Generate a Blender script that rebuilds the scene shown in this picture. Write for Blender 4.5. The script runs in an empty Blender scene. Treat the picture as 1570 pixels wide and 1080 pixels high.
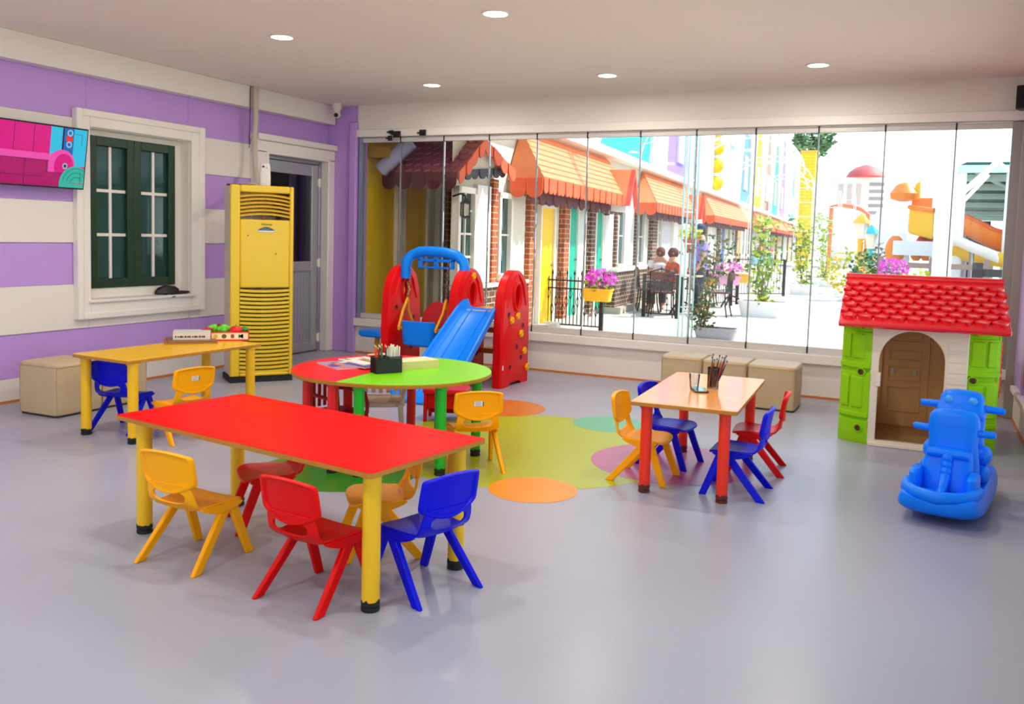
import bpy, math, random
from math import sin, cos, pi, radians, sqrt, atan2
from mathutils import Vector, Matrix
random.seed(7)
SC = bpy.context.scene
COL = SC.collection

# ---------------------------------------------------------------- camera model
F, CX, CY = 1347.6788, 789.2032, 464.5318
CM = ((0.9035325, 0.4275482, 0.0288346), (0.0587567, -0.0569542, -0.9966463), (-0.4244721, 0.9021966, -0.0765813))
CAM = Vector((6.352484, -8.331172, 1.4))
def ray(u, v):
    a, b = (u - CX) / F, (v - CY) / F
    return Vector([CM[0][i] * a + CM[1][i] * b + CM[2][i] for i in range(3)])
def Zp(u, v, z=0):
    d = ray(u, v); return CAM + d * ((z - CAM.z) / d.z)
def Yp(u, v, y=0):
    d = ray(u, v); return CAM + d * ((y - CAM.y) / d.y)
def Xp(u, v, x=0):
    d = ray(u, v); return CAM + d * ((x - CAM.x) / d.x)

# ---------------------------------------------------------------- materials
def lin(h):
    h = h.lstrip('#'); r = []
    for i in (0, 2, 4):
        c = int(h[i:i+2], 16) / 255
        r.append(c / 12.92 if c <= .04045 else ((c + .055) / 1.055) ** 2.4)
    return (r[0], r[1], r[2], 1)
MATS = {}
def P(name, col, rough=.5, metal=0, var=.06, scale=8, bump=0, spec=.5, coat=0, emit=None, es=0, trans=0, alpha=1, sub=0):
    if name in MATS: return MATS[name]
    m = bpy.data.materials.new(name); m.use_nodes = True
    nt = m.node_tree; b = nt.nodes['Principled BSDF']
    c = lin(col) if isinstance(col, str) else col
    b.inputs['Roughness'].default_value = rough; b.inputs['Metallic'].default_value = metal
    b.inputs['Specular IOR Level'].default_value = spec
    b.inputs['Coat Weight'].default_value = coat
    b.inputs['Transmission Weight'].default_value = trans
    b.inputs['Alpha'].default_value = alpha
    b.inputs['Base Color'].default_value = c
    if var > 0 or bump > 0:
        tc = nt.nodes.new('ShaderNodeTexCoord'); nz = nt.nodes.new('ShaderNodeTexNoise')
        nz.inputs['Scale'].default_value = scale; nz.inputs['Detail'].default_value = 4
        nt.links.new(tc.outputs['Object'], nz.inputs['Vector'])
        if var > 0:
            mp = nt.nodes.new('ShaderNodeMapRange')
            mp.inputs['To Min'].default_value = 1 - var; mp.inputs['To Max'].default_value = 1 + var
            nt.links.new(nz.outputs['Fac'], mp.inputs['Value'])
            mx = nt.nodes.new('ShaderNodeMix'); mx.data_type = 'RGBA'; mx.blend_type = 'MULTIPLY'
            mx.inputs[0].default_value = 1; mx.inputs[6].default_value = c
            nt.links.new(mp.outputs['Result'], mx.inputs[7]); nt.links.new(mx.outputs[2], b.inputs['Base Color'])
        if bump > 0:
            bp = nt.nodes.new('ShaderNodeBump'); bp.inputs['Strength'].default_value = bump; bp.inputs['Distance'].default_value = .01
            nt.links.new(nz.outputs['Fac'], bp.inputs['Height']); nt.links.new(bp.outputs['Normal'], b.inputs['Normal'])
    if emit:
        b.inputs['Emission Color'].default_value = lin(emit); b.inputs['Emission Strength'].default_value = es
    MATS[name] = m
    return m
def PLASTIC(name, col, rough=.4): return P(name, col, rough, var=.04, scale=5, spec=.22)
def glass(name, tint=(1, 1, 1, 1), refl=1.0):
    m = bpy.data.materials.new(name); m.use_nodes = True; nt = m.node_tree
    for n in list(nt.nodes): nt.nodes.remove(n)
    o = nt.nodes.new('ShaderNodeOutputMaterial'); t = nt.nodes.new('ShaderNodeBsdfTransparent'); g = nt.nodes.new('ShaderNodeBsdfGlossy')
    t.inputs[0].default_value = tint; g.inputs['Roughness'].default_value = .02
    f = nt.nodes.new('ShaderNodeFresnel'); f.inputs[0].default_value = 1.35
    mu = nt.nodes.new('ShaderNodeMath'); mu.operation = 'MULTIPLY'; mu.inputs[1].default_value = refl
    mx = nt.nodes.new('ShaderNodeMixShader')
    nt.links.new(f.outputs[0], mu.inputs[0]); nt.links.new(mu.outputs[0], mx.inputs[0])
    nt.links.new(t.outputs[0], mx.inputs[1]); nt.links.new(g.outputs[0], mx.inputs[2]); nt.links.new(mx.outputs[0], o.inputs[0])
    return m
def brick(name, c1, c2, mortar, sc=6):
    m = bpy.data.materials.new(name); m.use_nodes = True; nt = m.node_tree; b = nt.nodes['Principled BSDF']
    tc = nt.nodes.new('ShaderNodeTexCoord'); sp = nt.nodes.new('ShaderNodeSeparateXYZ'); cb = nt.nodes.new('ShaderNodeCombineXYZ')
    ad = nt.nodes.new('ShaderNodeMath'); ad.operation = 'ADD'
    nt.links.new(tc.outputs['Object'], sp.inputs[0]); nt.links.new(sp.outputs[0], ad.inputs[0]); nt.links.new(sp.outputs[1], ad.inputs[1])
    nt.links.new(ad.outputs[0], cb.inputs[0]); nt.links.new(sp.outputs[2], cb.inputs[1])
    br = nt.nodes.new('ShaderNodeTexBrick'); br.inputs['Scale'].default_value = sc
    br.inputs['Color1'].default_value = lin(c1); br.inputs['Color2'].default_value = lin(c2); br.inputs['Mortar'].default_value = lin(mortar)
    br.inputs['Brick Width'].default_value = 1.1; br.inputs['Row Height'].default_value = .42; br.inputs['Mortar Size'].default_value = .03
    nt.links.new(cb.outputs[0], br.inputs['Vector']); nt.links.new(br.outputs['Color'], b.inputs['Base Color'])
    b.inputs['Roughness'].default_value = .85
    return m

WHITE = P('painted_white', '#e6e0d6', .6, var=.03, scale=3)
TRIMW = P('white_trim_paint', '#ebe6dd', .45, var=.03, scale=4)
CEILM = P('ceiling_paint', '#f0e6da', .8, var=.02, scale=2)
LILAC = P('lilac_paint', '#be96dc', .55, var=.05, scale=3)
ORANGE_LINE = P('orange_skirting', '#c8762c', .5)
GREYMETAL = P('grey_aluminium', '#b9bcbf', .35, .6, var=.03)
ALU = P('white_aluminium', '#cfccc6', .4, .1, var=.02)
DARK = P('black_plastic', '#101012', .45, var=.05)
RUBBER = P('black_rubber', '#151515', .7, var=.1)
STEEL = P('steel', '#9a9ca0', .3, 1)
REDP = PLASTIC('red_plastic', '#e00000'); BLUEP = PLASTIC('blue_plastic', '#0208d6'); YELP = PLASTIC('yellow_plastic', '#ffac00')
PANEL_RED = PLASTIC('playset_red', '#e20206'); SLIDEB = PLASTIC('slide_blue', '#0086fa', .35); KNOB = PLASTIC('knob_yellow', '#f5b400')
ROCKB = PLASTIC('rocker_blue', '#007cfc', .35)
HGREEN = PLASTIC('house_green', '#8fce08'); HRED = P('house_roof_red', '#e20a1c', .2, var=.03, spec=.6, coat=1); HCREAM = PLASTIC('house_cream', '#e8dac4'); HTAN = PLASTIC('house_tan', '#eebc78')
EDGE = P('wood_edge', '#b67a1c', .5, var=.25, scale=30)
LEGY = P('leg_yellow', '#f0bc10', .35, var=.05); LEGR = P('leg_red', '#ee3010', .35, var=.05); LEGG = P('leg_green', '#0fae16', .35, var=.05)
TOPR = P('laminate_red', '#dc0000', .36, var=.02, spec=.04); TOPG = P('laminate_green', '#80da00', .3, var=.02, spec=.25); TOPY = P('laminate_yellow', '#e6b200', .3, var=.03, spec=.2)
TOPO = P('laminate_beech', '#f2a255', .16, var=.05, scale=14); TOPCR = P('laminate_crimson', '#ea0008', .3, var=.02, spec=.25)
OTTO = P('beige_leatherette', '#c4ad86', .45, var=.08, scale=6, bump=.15)
ACY = P('ac_yellow', '#e8c222', .3, var=.03); ACS = P('ac_side_grey', '#d6cabe', .45, var=.04)
PAPER = P('paper_white', '#efeae0', .7)
GLASS = glass('clear_glass', (.97, .985, .98, 1), .8)
DGLASS = P('dark_window_glass', '#1e4a46', .05, var=.3, scale=2, spec=.8)
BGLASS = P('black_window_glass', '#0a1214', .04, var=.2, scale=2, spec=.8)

# ---------------------------------------------------------------- mesh builder
class MB:
    def __init__(s): s.v = []; s.f = []; s.m = []
    def add(s, vs, fs, m=0):
        o = len(s.v); s.v += [tuple(x) for x in vs]
        s.f += [tuple(i + o for i in f) for f in fs]; s.m += [m] * len(fs); return s
    def box(s, x0, x1, y0, y1, z0, z1, m=0, mat=None):
        vs = [Vector((x, y, z)) for z in (z0, z1) for y in (y0, y1) for x in (x0, x1)]
        if mat: vs = [mat @ v for v in vs]
        return s.add(vs, [(0, 2, 3, 1), (4, 5, 7, 6), (0, 1, 5, 4), (2, 6, 7, 3), (0, 4, 6, 2), (1, 3, 7, 5)], m)
    def loft(s, rings, m=0, cap0=True, cap1=True, loop=False):
        n = len(rings[0]); o = len(s.v)
        for r in rings: s.v += [tuple(p) for p in r]
        k = len(rings)
        for j in range(k if loop else k - 1):
            a, b = o + j * n, o + ((j + 1) % k) * n
            for i in range(n):
                s.f.append((a + i, a + (i + 1) % n, b + (i + 1) % n, b + i)); s.m.append(m)
        if not loop:
            if cap0: s.f.append(tuple(o + i for i in reversed(range(n)))); s.m.append(m)
            if cap1: s.f.append(tuple(o + (k - 1) * n + i for i in range(n))); s.m.append(m)
        return s
    def cyl(s, p0, p1, r0, r1=None, n=16, m=0, cap=True):
        return s.tube([p0, p1], [r0, r0 if r1 is None else r1], n, m, cap)
    def tube(s, path, r, n=10, m=0, cap=True, loop=False):
        path = [Vector(p) for p in path]; k = len(path)
        rs = r if isinstance(r, (list, tuple)) else [r] * k
        rings = []; up = None
        for i, p in enumerate(path):
            a = path[(i - 1) % k] if (i > 0 or loop) else p; b = path[(i + 1) % k] if (i < k - 1 or loop) else p
            t = (b - a).normalized()
            if up is None:
                up = Vector((0, 0, 1)) if abs(t.z) < .9 else Vector((1, 0, 0))
            e1 = t.cross(up).normalized(); e2 = e1.cross(t).normalized(); up = e2
            rings.append([p + e1 * (rs[i] * cos(2 * pi * j / n)) + e2 * (rs[i] * sin(2 * pi * j / n)) for j in range(n)])
        return s.loft(rings, m, cap, cap, loop)
    def lathe(s, prof, c=(0, 0, 0), n=20, m=0, cap=True):
        rings = [[(c[0] + r * cos(2 * pi * j / n), c[1] + r * sin(2 * pi * j / n), c[2] + z) for j in range(n)] for r, z in prof]
        return s.loft(rings, m, cap, cap)
    def sphere(s, c, r, n=12, m=0, sc=(1, 1, 1)):
        rings = []
        for i in range(1, n // 2 + 1):
            a = -pi / 2 + pi * i / (n // 2 + 1)
            rings.append([(c[0] + r * sc[0] * cos(a) * cos(2 * pi * j / n), c[1] + r * sc[1] * cos(a) * sin(2 * pi * j / n), c[2] + r * sc[2] * sin(a)) for j in range(n)])
        return s.loft(rings, m)
    def prism(s, pts, fn, a, b, m=0):
        "closed 2-D outline pts swept from depth a to depth b through fn(p, q, depth)"
        return s.loft([[fn(p, q, a) for p, q in pts], [fn(p, q, b) for p, q in pts]], m)
    def build(s, name, mats, parent=None, loc=None, rz=0, bevel=0, seg=2, ang=35, sub=0, flat=False):
        me = bpy.data.meshes.new(name); me.from_pydata([tuple(v) for v in s.v], [], s.f)
        mats = mats if isinstance(mats, (list, tuple)) else [mats]
        for m in mats: me.materials.append(m)
        if len(mats) > 1: me.polygons.foreach_set('material_index', s.m)
        me.update()
        import bmesh
        bm = bmesh.new(); bm.from_mesh(me); bmesh.ops.recalc_face_normals(bm, faces=bm.faces); bm.to_mesh(me); bm.free()
        if not flat:
            me.polygons.foreach_set('use_smooth', [True] * len(me.polygons)); me.set_sharp_from_angle(angle=radians(ang))
        o = bpy.data.objects.new(name, me); COL.objects.link(o)
        if parent: o.parent = parent
        if loc is not None: o.location = loc
        o.rotation_euler = (0, 0, rz)
        if bevel:
            b = o.modifiers.new('bevel', 'BEVEL'); b.width = bevel; b.segments = seg; b.limit_method = 'ANGLE'; b.angle_limit = radians(40)
        if sub:
            q = o.modifiers.new('sub', 'SUBSURF'); q.levels = sub; q.render_levels = sub
        return o
def B(*a, **k): return MB().box(*a, **k)
def empty(name, loc, rz=0):
    o = bpy.data.objects.new(name, None); COL.objects.link(o); o.location = loc; o.rotation_euler = (0, 0, rz); o.empty_display_size = .1
    return o
def tag(o, label, cat, group=None, kind=None):
    o['label'] = label; o['category'] = cat
    if group: o['group'] = group
    if kind: o['kind'] = kind
    return o
def thing(name, label, cat, loc=(0, 0, 0), rz=0, group=None): return tag(empty(name, loc, rz), label, cat, group)
def struct(o, label=None):
    o['kind'] = 'structure'
    if label: o['label'] = label
    return o
def dup(root, loc, rz, label, group=None, mats=None):
    def cp(o, par):
        c = o.copy(); COL.objects.link(c)
        if par: c.parent = par
        if mats and o.type == 'MESH' and any(ms.material in mats for ms in o.material_slots):
            c.data = o.data.copy()
            for i, mt in enumerate(c.data.materials):
                if mt in mats: c.data.materials[i] = mats[mt]
        for ch in list(o.children): cp(ch, c)
        return c
    r = cp(root, None); r.location = loc; r.rotation_euler = (0, 0, rz); r['label'] = label
    if group: r['group'] = group
    return r
def sup(n, a, b, e=4, c=(0, 0)):
    out = []
    for i in range(n):
        t = 2 * pi * i / n; x, y = cos(t), sin(t)
        out.append((c[0] + a * math.copysign(abs(x) ** (2 / e), x), c[1] + b * math.copysign(abs(y) ** (2 / e), y)))
    return out
def arc(c, r, a0, a1, n, e1=(1, 0, 0), e2=(0, 0, 1)):
    c = Vector(c); e1 = Vector(e1); e2 = Vector(e2)
    return [c + e1 * (r * cos(a0 + (a1 - a0) * i / n)) + e2 * (r * sin(a0 + (a1 - a0) * i / n)) for i in range(n + 1)]
def lerp(a, b, t): return a + (b - a) * t

# ================================================================ THE ROOM
RX, CH = 7.04, 2.81
fl = struct(B(-.2, RX + .1, -9.7, 0, -.06, 0).build('floor', P('vinyl_floor', '#a2a4b2', .3, var=.05, scale=1.3, spec=.35)), 'light grey vinyl floor with coloured round inlays')
def inlay(cx, cy, rx, ry, z, col, rot, label, nm):
    pts = [(cx + rx * cos(t) * cos(rot) - ry * sin(t) * sin(rot), cy + rx * cos(t) * sin(rot) + ry * sin(t) * cos(rot)) for t in [2 * pi * i / 64 for i in range(64)]]
    o = MB().prism(pts, lambda p, q, d: (p, q, d), z - .0006, z).build('floor_inlay', P(nm, col, .3, var=.04, scale=2), fl)
    o['label'] = label
inlay(3.98, -3.06, 1.02, 1.02, .0008, '#a8b408', 0, 'large lime green circle inlaid in the floor', 'inlay_lime')
inlay(3.29, -1.98, .34, .34, .0014, '#cf7414', 0, 'brown orange circle at the far edge of the green circle', 'inlay_brown')
inlay(4.44, -3.96, .245, .245, .0014, '#ff9208', 0, 'bright orange circle near the front table', 'inlay_orange')
inlay(4.24, -2.09, .28, .28, .0014, '#5cb48a', 0, 'sea green circle at the far right of the big circle', 'inlay_teal')
inlay(4.95, -2.98, .5, .5, .0014, '#b45a8c', 0, 'mauve circle below the beech table', 'inlay_mauve')
inlay(3.3, -4.22, .47, .4, .0014, '#2f8a20', .2, 'dark green circle below the red table', 'inlay_green')
cl = struct(B(-.2, RX + 1.9, -9.8, 1.75, CH, CH + .16).build('ceiling', CEILM), 'smooth pale ceiling with recessed downlights')  # slab runs past the glass as an added, unseen overhang blocking the sun

# left wall: lilac and white bands, with a window and a door opening
WY0, WY1, WZ0, WZ1 = -3.223, -2.12, .745, 2.19
DY0, DY1, DZ = -1.13, -.13, 2.172
wl = MB()
def bandwall(y0, y1, z0, z1):
    bs = [0, .184, .525, .895, 1.235, 1.57, 1.90, 2.25, CH]
    for i in range(8):
        a, b = max(z0, bs[i]), min(z1, bs[i + 1])
        if b > a: wl.box(-.2, 0 if i % 2 else .012, y0, y1, a, b, 1 if i % 2 == 0 else 0)
bandwall(-9.7, WY0, 0, CH); bandwall(WY0, WY1, 0, WZ0); bandwall(WY0, WY1, WZ1, CH); bandwall(WY1, DY0, 0, CH)
bandwall(DY0, DY1, DZ, CH); wl.box(-.2, .0, DY1, .2, 0, CH, 0)
wl = struct(wl.build('wall_left', [LILAC, WHITE], bevel=.004, seg=1), 'left wall painted in lilac and white bands')
struct(B(0, .12, -9.6, -.03, 2.597, CH).build('trim_1', TRIMW, bevel=.006), 'white boxed beam along the top of the left wall')
# window 1
w1 = struct(empty('window_1', (0, 0, 0)), 'dark green casement window with white glazing bars in a deep white surround')
fr = MB()
for (y0, y1, z0, z1, d) in ((-3.34, -3.223, .615, 2.311, .05), (-2.12, -1.98, .615, 2.311, .05), (-3.223, -2.12, 2.19, 2.311, .05), (-3.223, -2.12, .615, .745, .05)):
    fr.box(0, d, y0, y1, z0, z1)
for (y0, y1, z0, z1) in ((-3.36, -3.3, .6, 2.33), (-2.03, -1.965, .6, 2.33), (-3.3, -2.03, 2.272, 2.33), (-3.3, -2.03, .6, .655)): fr.box(0, .065, y0, y1, z0, z1)
fr.build('surround', TRIMW, w1, bevel=.008)
B(-.2, .075, -3.25, -2.09, .735, .762).build('sill', TRIMW, w1, bevel=.008)
rv = MB()
for (y0, y1, z0, z1) in ((-3.223, -3.13, .762, 2.19), (-2.19, -2.12, .762, 2.19), (-3.13, -2.19, 2.14, 2.19), (-3.13, -2.19, .762, .843)): rv.box(-.2, -.1, y0, y1, z0, z1)
for (y0, y1, z0, z1) in ((-3.223, -3.218, .762, 2.19), (-2.125, -2.119, .762, 2.19), (-3.223, -2.12, 2.184, 2.191)): rv.box(-.1, .012, y0, y1, z0, z1)
rv.build('reveal', TRIMW, w1)
GRN = P('dark_green_paint', '#12351a', .4)
for s0 in (-3.13, -2.6625):
    s1 = s0 + .4675; sf = MB()
    for (y0, y1, z0, z1) in ((s0, s0 + .075, .843, 2.14), (s1 - .075, s1, .843, 2.14), (s0 + .075, s1 - .075, 2.06, 2.14), (s0 + .075, s1 - .075, .843, .925)): sf.box(-.15, -.085, y0, y1, z0, z1)
    sash = sf.build('sash', GRN, w1, bevel=.006)
    B(-.135, -.125, s0 + .07, s1 - .07, .92, 2.065).build('pane', DGLASS, sash)
    mu = MB(); ym = (s0 + s1) / 2
    mu.box(-.124, -.112, ym - .013, ym + .013, .925, 2.06)
    for k in (1, 2): mu.box(-.124, -.113, s0 + .075, s1 - .075, .925 + k * .378 - .013, .925 + k * .378 + .013)
    mu.build('glazing_bars', TRIMW, sash)
# door 1
d1 = struct(empty('door_1', (0, 0, 0)), 'grey aluminium door with dark glass and ribbed lower panel in a white casing')
cs = MB(); cs.box(0, .1, -1.29, -1.13, 0, 2.2).box(0, .1, -.13, .0, 0, 2.2).box(0, .1, -1.29, .0, 2.172, 2.3).box(0, .135, -1.31, .0, 2.3, 2.365)
cs.box(.004, .115, -1.165, -1.126, .002, 2.19).box(.004, .115, -.134, -.1, .002, 2.19).box(.006, .112, -1.16, -.105, 2.168, 2.2)
cs.build('casing', TRIMW, d1, bevel=.01)
lf = MB()
for (y0, y1, z0, z1) in ((-1.115, -1.0, .01, 2.13), (-.26, -.145, .01, 2.13), (-1.0, -.26, 2.0, 2.13), (-1.0, -.26, .93, 1.04), (-1.0, -.26, .01, .12)): lf.box(-.08, -.02, y0, y1, z0, z1)
lf.box(-.12, -.01, -1.13, -1.118, 0, 2.172).box(-.12, -.01, -.142, -.13, 0, 2.172).box(-.12, -.01, -1.13, -.13, 2.135, 2.172)
lf.build('leaf_frame', GREYMETAL, d1, bevel=.006)
B(-.06, -.045, -1.0, -.26, 1.04, 2.0).build('pane', BGLASS, d1)
rp = B(-.065, -.05, -1.0, -.26, .12, .93)
for k in range(14): rp.box(-.05, -.046, -1.0 + k * .053 + .004, -1.0 + k * .053 + .049, .12, .93)
rp.build('ribbed_panel', GREYMETAL, d1)
for z in (.16, 1.02, 1.93):
    MB().cyl((-.012, -.135, z - .05), (-.012, -.135, z + .05), .014, n=10).box(-.03, -.012, -.16, -.13, z - .04, z + .04).build('hinge', TRIMW, d1)
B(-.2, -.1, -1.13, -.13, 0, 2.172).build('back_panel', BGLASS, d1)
for (y0, y1, nm) in ((-9.6, WY0 + 1.93, 'baseboard_left'),):
    struct(B(0, .018, -9.6, -1.29, 0, .02).build('baseboard_left', ORANGE_LINE), 'thin orange strip at the foot of the left wall')
# corner column and trims
struct(B(0, .41, 0, .2, 0, CH).build('trim_2', LILAC, bevel=.006), 'lilac column in the far left corner')
struct(B(.33, .42, -.05, .0, 0, 2.62).build('trim_3', LILAC, bevel=.008), 'narrow lilac strip beside the folding glass')

# back wall: low parapet, beam above, folding glass between
wb = MB(); wb.box(.41, RX, 0, .2, 0, .31).box(.41, RX, .0, .2, 2.536, CH)
wb = struct(wb.build('wall_back', WHITE), 'low white parapet and beam around the folding glass')
struct(B(.41, RX, -.045, .22, .315, .402).build('trim_4', TRIMW, bevel=.006), 'white sill below the folding glass')
struct(B(.41, RX, -.04, .16, 2.452, 2.536).build('trim_5', TRIMW, bevel=.006), 'white track box above the folding glass')
struct(B(.41, RX, -.006, .0, 0, .02).build('baseboard_back', ORANGE_LINE), 'thin orange strip below the glass wall')
w2 = struct(empty('window_2', (0, 0, 0)), 'frameless folding glass wall of narrow panels')
x0 = .42
PITCH = .5515
for i in range(12):
    a, b = x0 + i * PITCH + .006, x0 + (i + 1) * PITCH - .006
    if i == 11: b = 6.955
    pn = B(a, b, .03, .042, .45, 2.41).build('glass_panel', GLASS, w2)
    B(a, b, .015, .055, .408, .462).build('bottom_rail', ALU, pn, bevel=.003)
    B(a, b, .015, .055, 2.396, 2.446).build('top_rail', ALU, pn, bevel=.003)
    sm = MB(); sm.box(b, b + .012, .012, .05, .404, .466).box(b, b + .012, .012, .05, 2.39, 2.45)
    sm.build('joint_cap', DARK, pn)
    B(b + .001, b + .011, .022, .046, .466, 2.39).build('edge_seal', P('grey_seal', '#8d8f94', .4), pn)
B(.43, .475, .0, .05, .41, 2.446).build('side_profile', P('blue_grey_profile', '#8fa0b4', .3, .4), w2)
B(6.9, 6.985, .0, .06, .41, 2.446).build('side_profile', P('grey_profile', '#9a9790', .4, .2), w2)
struct(B(6.97, RX + .02, -.06, .2, 0, CH).build('trim_6', P('grey_door_post', '#9c9a90', .5), bevel=.006), 'grey post at the right end of the folding glass')
# right and rear walls: low parapets with glazing above (outside the frame)
wr = MB(); wr.box(RX, RX + .2, -9.7, .2, 0, .3).box(RX, RX + .2, -9.7, .2, 2.5, CH); struct(wr.build('wall_right', WHITE), 'low white wall at the right edge')
struct(B(RX - .01, RX + .2, -.82, -.06, .3, 2.5).build('trim_7', P('lilac_column_right', '#b79ad2', .5), bevel=.01), 'lilac column at the right edge of the room')
struct(B(RX - .05, RX + .01, -9.6, -.3, .275, .315).build('trim_8', TRIMW, bevel=.005), 'white sill on the low right wall')
struct(B(RX - .008, RX, -9.6, -.06, 0, .02).build('baseboard_right', ORANGE_LINE), 'thin orange strip at the foot of the right wall')
w3 = struct(empty('window_3', (0, 0, 0)), 'glazed right side of the room')
for i in range(8):
    a = -9.6 + i * 1.1; pn = B(RX + .06, RX + .072, a, a + 1.08, .32, 2.48).build('glass_panel', GLASS, w3)
    B(RX + .05, RX + .09, a + 1.08, a + 1.1, .3, 2.5).build('post', ALU, pn)
wk = MB(); wk.box(-.2, RX + .2, -9.8, -9.6, 0, .3).box(-.2, RX + .2, -9.8, -9.6, 2.5, CH); struct(wk.build('wall_rear', WHITE), 'rear wall behind the camera')
w4 = struct(empty('window_4', (0, 0, 0)), 'glazed rear side of the room')
for i in range(7):
    a = i * 1.0; pn = B(a, a + .98, -9.72, -9.708, .32, 2.48).build('glass_panel', GLASS, w4)
    B(a + .98, a + 1.0, -9.74, -9.7, .3, 2.5).build('post', ALU, pn)

# ---------------------------------------------------------------- downlights
LAMPS = []
LAMPM = P('lamp_glow', '#ffffff', .5, var=0, emit='#fff4e4', es=9)
seen = {(1.93, -3.1): 'round ceiling downlight nearest the left wall, above the red table', (3.75, -3.21): 'round ceiling downlight cut near the top edge of the picture', (1.95, -.97): 'small ceiling downlight nearest the far left corner', (3.72, -.98): 'small ceiling downlight above the middle of the folding glass', (5.46, -.94): 'ceiling downlight farthest right near the glass'}
for yy in (-.96, -3.15, -5.3, -7.5):  # lamps missing from seen are out of view, added to brighten the room
    for xx in (1.94, 3.73, 5.46):
        key = min(seen, key=lambda k: (k[0] - xx) ** 2 + (k[1] - yy) ** 2)
        hit = (key[0] - xx) ** 2 + (key[1] - yy) ** 2 < .05
        x, y = key if hit else (xx, yy)
        t = thing('ceiling_light', seen[key] if hit else 'unseen round ceiling downlight added to light the room', 'ceiling light', (x, y, CH), 0, 'recessed ceiling downlights')
        MB().lathe([(.078, -.001), (.095, -.001), (.095, -.008), (.078, -.006)], n=28, cap=False).build('rim', TRIMW, t)
        MB().lathe([(.0785, -.002), (.0785, -.004)], n=28).build('diffuser', LAMPM, t)
        LAMPS.append((x, y))
SKY, SUN, LAMPW, EXPO = 1.9, 6.2, 14, 0.2
# ================================================================ KID CHAIRS
def chair_parts(t, mat, sticker=False):
    yb = lambda z: -.150 - (z - .30) * .17
    # back panel: arched outline in x,z
    N = 44; out = []
    half = [(0, .496), (.03, .4955), (.06, .4935), (.09, .4895), (.115, .4855), (.133, .482), (.141, .4765), (.1435, .468), (.1445, .445), (.1455, .42), (.1460, .395), (.1460, .375), (.1435, .363), (.136, .355), (.12, .346), (.1, .337), (.075, .328), (.045, .320), (.02, .3165), (0, .316)]
    out = half + [(-x, z) for x, z in reversed(half[1:-1])]
    def ring(k, d):
        r = []
        for x, z in out:
            X = x * k; Z = .418 + (z - .418) * k
            r.append((X, yb(Z) + 1.0 * X * X + d, Z))
        return r
    MB().loft([ring(.3, -.001), ring(.82, -.001), ring(.86, -.009), ring(.95, -.011), ring(1, -.005), ring(1, .006), ring(.96, .012), ring(.85, .008), ring(.3, .006)]).build('backrest', mat, t, ang=50)
    # lower back with the hand slot, then the seat pan
    s = MB()
    def ln(z): 
        return yb(z) if z > .30 else yb(.30) + (.30 - z) ** 2 * 14
    no, ni = [], []
    for i in range(40):
        a = 2 * pi * i / 40; x, z = cos(a), sin(a)
        px = math.copysign(abs(x) ** .35, x); pz = math.copysign(abs(z) ** .35, z)
        zz = .303 + .058 * pz
        no.append(((.118 + .018 * (1 - (pz + 1) / 2)) * px, zz))
        px = math.copysign(abs(x) ** .6, x); pz = math.copysign(abs(z) ** .8, z)
        ni.append((.088 * px, .302 + (.028 if pz > 0 else .026) * pz))
    def rg(l, d): return [(x, ln(z) + 1.0 * x * x + d, z) for x, z in l]
    s.loft([rg(ni, -.006), rg(no, -.006), rg(no, .006), rg(ni, .006)], loop=True)
    base = sup(44, .137, .142, 5)
    def sr(k, z, flat=0):
        r = []
        for x, y in base:
            X, Y = x * k * (1 + .10 * y / .142), y * k * .88 + .018
            dz = 0
            if Y > .07: dz -= 2.6 * (Y - .07) ** 2
            if Y < -.09 and not flat: dz += 3 * (-Y - .09) ** 2
            dz += .35 * X * X if not flat else 0
            r.append((X, Y, z + dz))
        return r
    s.loft([sr(.3, .2475), sr(.7, .2475), sr(.92, .2505), sr(.985, .2515), sr(1, .247), sr(1, .240), sr(.96, .237), sr(.9, .241), sr(.3, .241)])
    for sx in (-1, 1):
        pts = [(-.1, .25), (-.098, .244), (-.085, .236), (-.06, .226), (-.03, .217), (.0, .213), (.04, .216), (.085, .224), (.105, .232), (.115, .24), (.09, .252), (-.05, .252), (-.09, .252)]
        s.prism(pts, lambda p, q, d: (sx * (.1185 + .0965 * (p + .142) + d), p, q), 0, .011)
    s.build('seat', mat, t, ang=50, bevel=.002, seg=1)
    for sx in (-1, 1):
        for (ty, by, w) in ((.045, -.159, .026), (.068, .159, .0215)):
            tx, bx = .128, (.158 if by < 0 else .147)
            def sec(z, k, wd, th):
                x, y = lerp(tx, bx, k) * sx, lerp(ty, by, k)
                return [(x - th, y - wd, z), (x + th, y - wd, z), (x + th, y + wd, z), (x - th, y + wd, z)]
            MB().loft([sec(.243, 0, w * 1.05, .012), sec(.12, .5, w, .0115), sec(0, 1, w * .92, .010)]).build('leg', mat, t, bevel=.005, seg=2)
    if sticker:
        z = .42; y0 = -.148 - (z - .3) * .17 - .0035
        f = lambda p, q, d: (p, yb(q) + p * p + d, q)
        st = MB(); st.prism([(-.03, .405), (.026, .405), (.026, .435), (-.03, .435)], f, -.0035, -.0015, 0); st.prism([(.019, .405), (.026, .405), (.026, .435), (.019, .435)], f, -.004, -.0035, 1)
        for k in range(4): st.prism([(-.026, .409 + k * .007), (.012 - .006 * (k % 2), .409 + k * .007), (.012 - .006 * (k % 2), .4115 + k * .007), (-.026, .4115 + k * .007)], f, -.0038, -.0035, 2)
        o = st.build('sticker', [PAPER, P('label_green', '#3c8a3c', .6), P('label_print', '#9a8a9a', .6)], t); o['label'] = 'white printed sticker'
GRP = 'small plastic kindergarten chairs'
def base_chair(label, mat, loc, rz, sticker=False):
    t = thing('kids_chair', label, 'chair', loc, rz, GRP); chair_parts(t, mat, sticker); return t
D = radians
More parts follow.
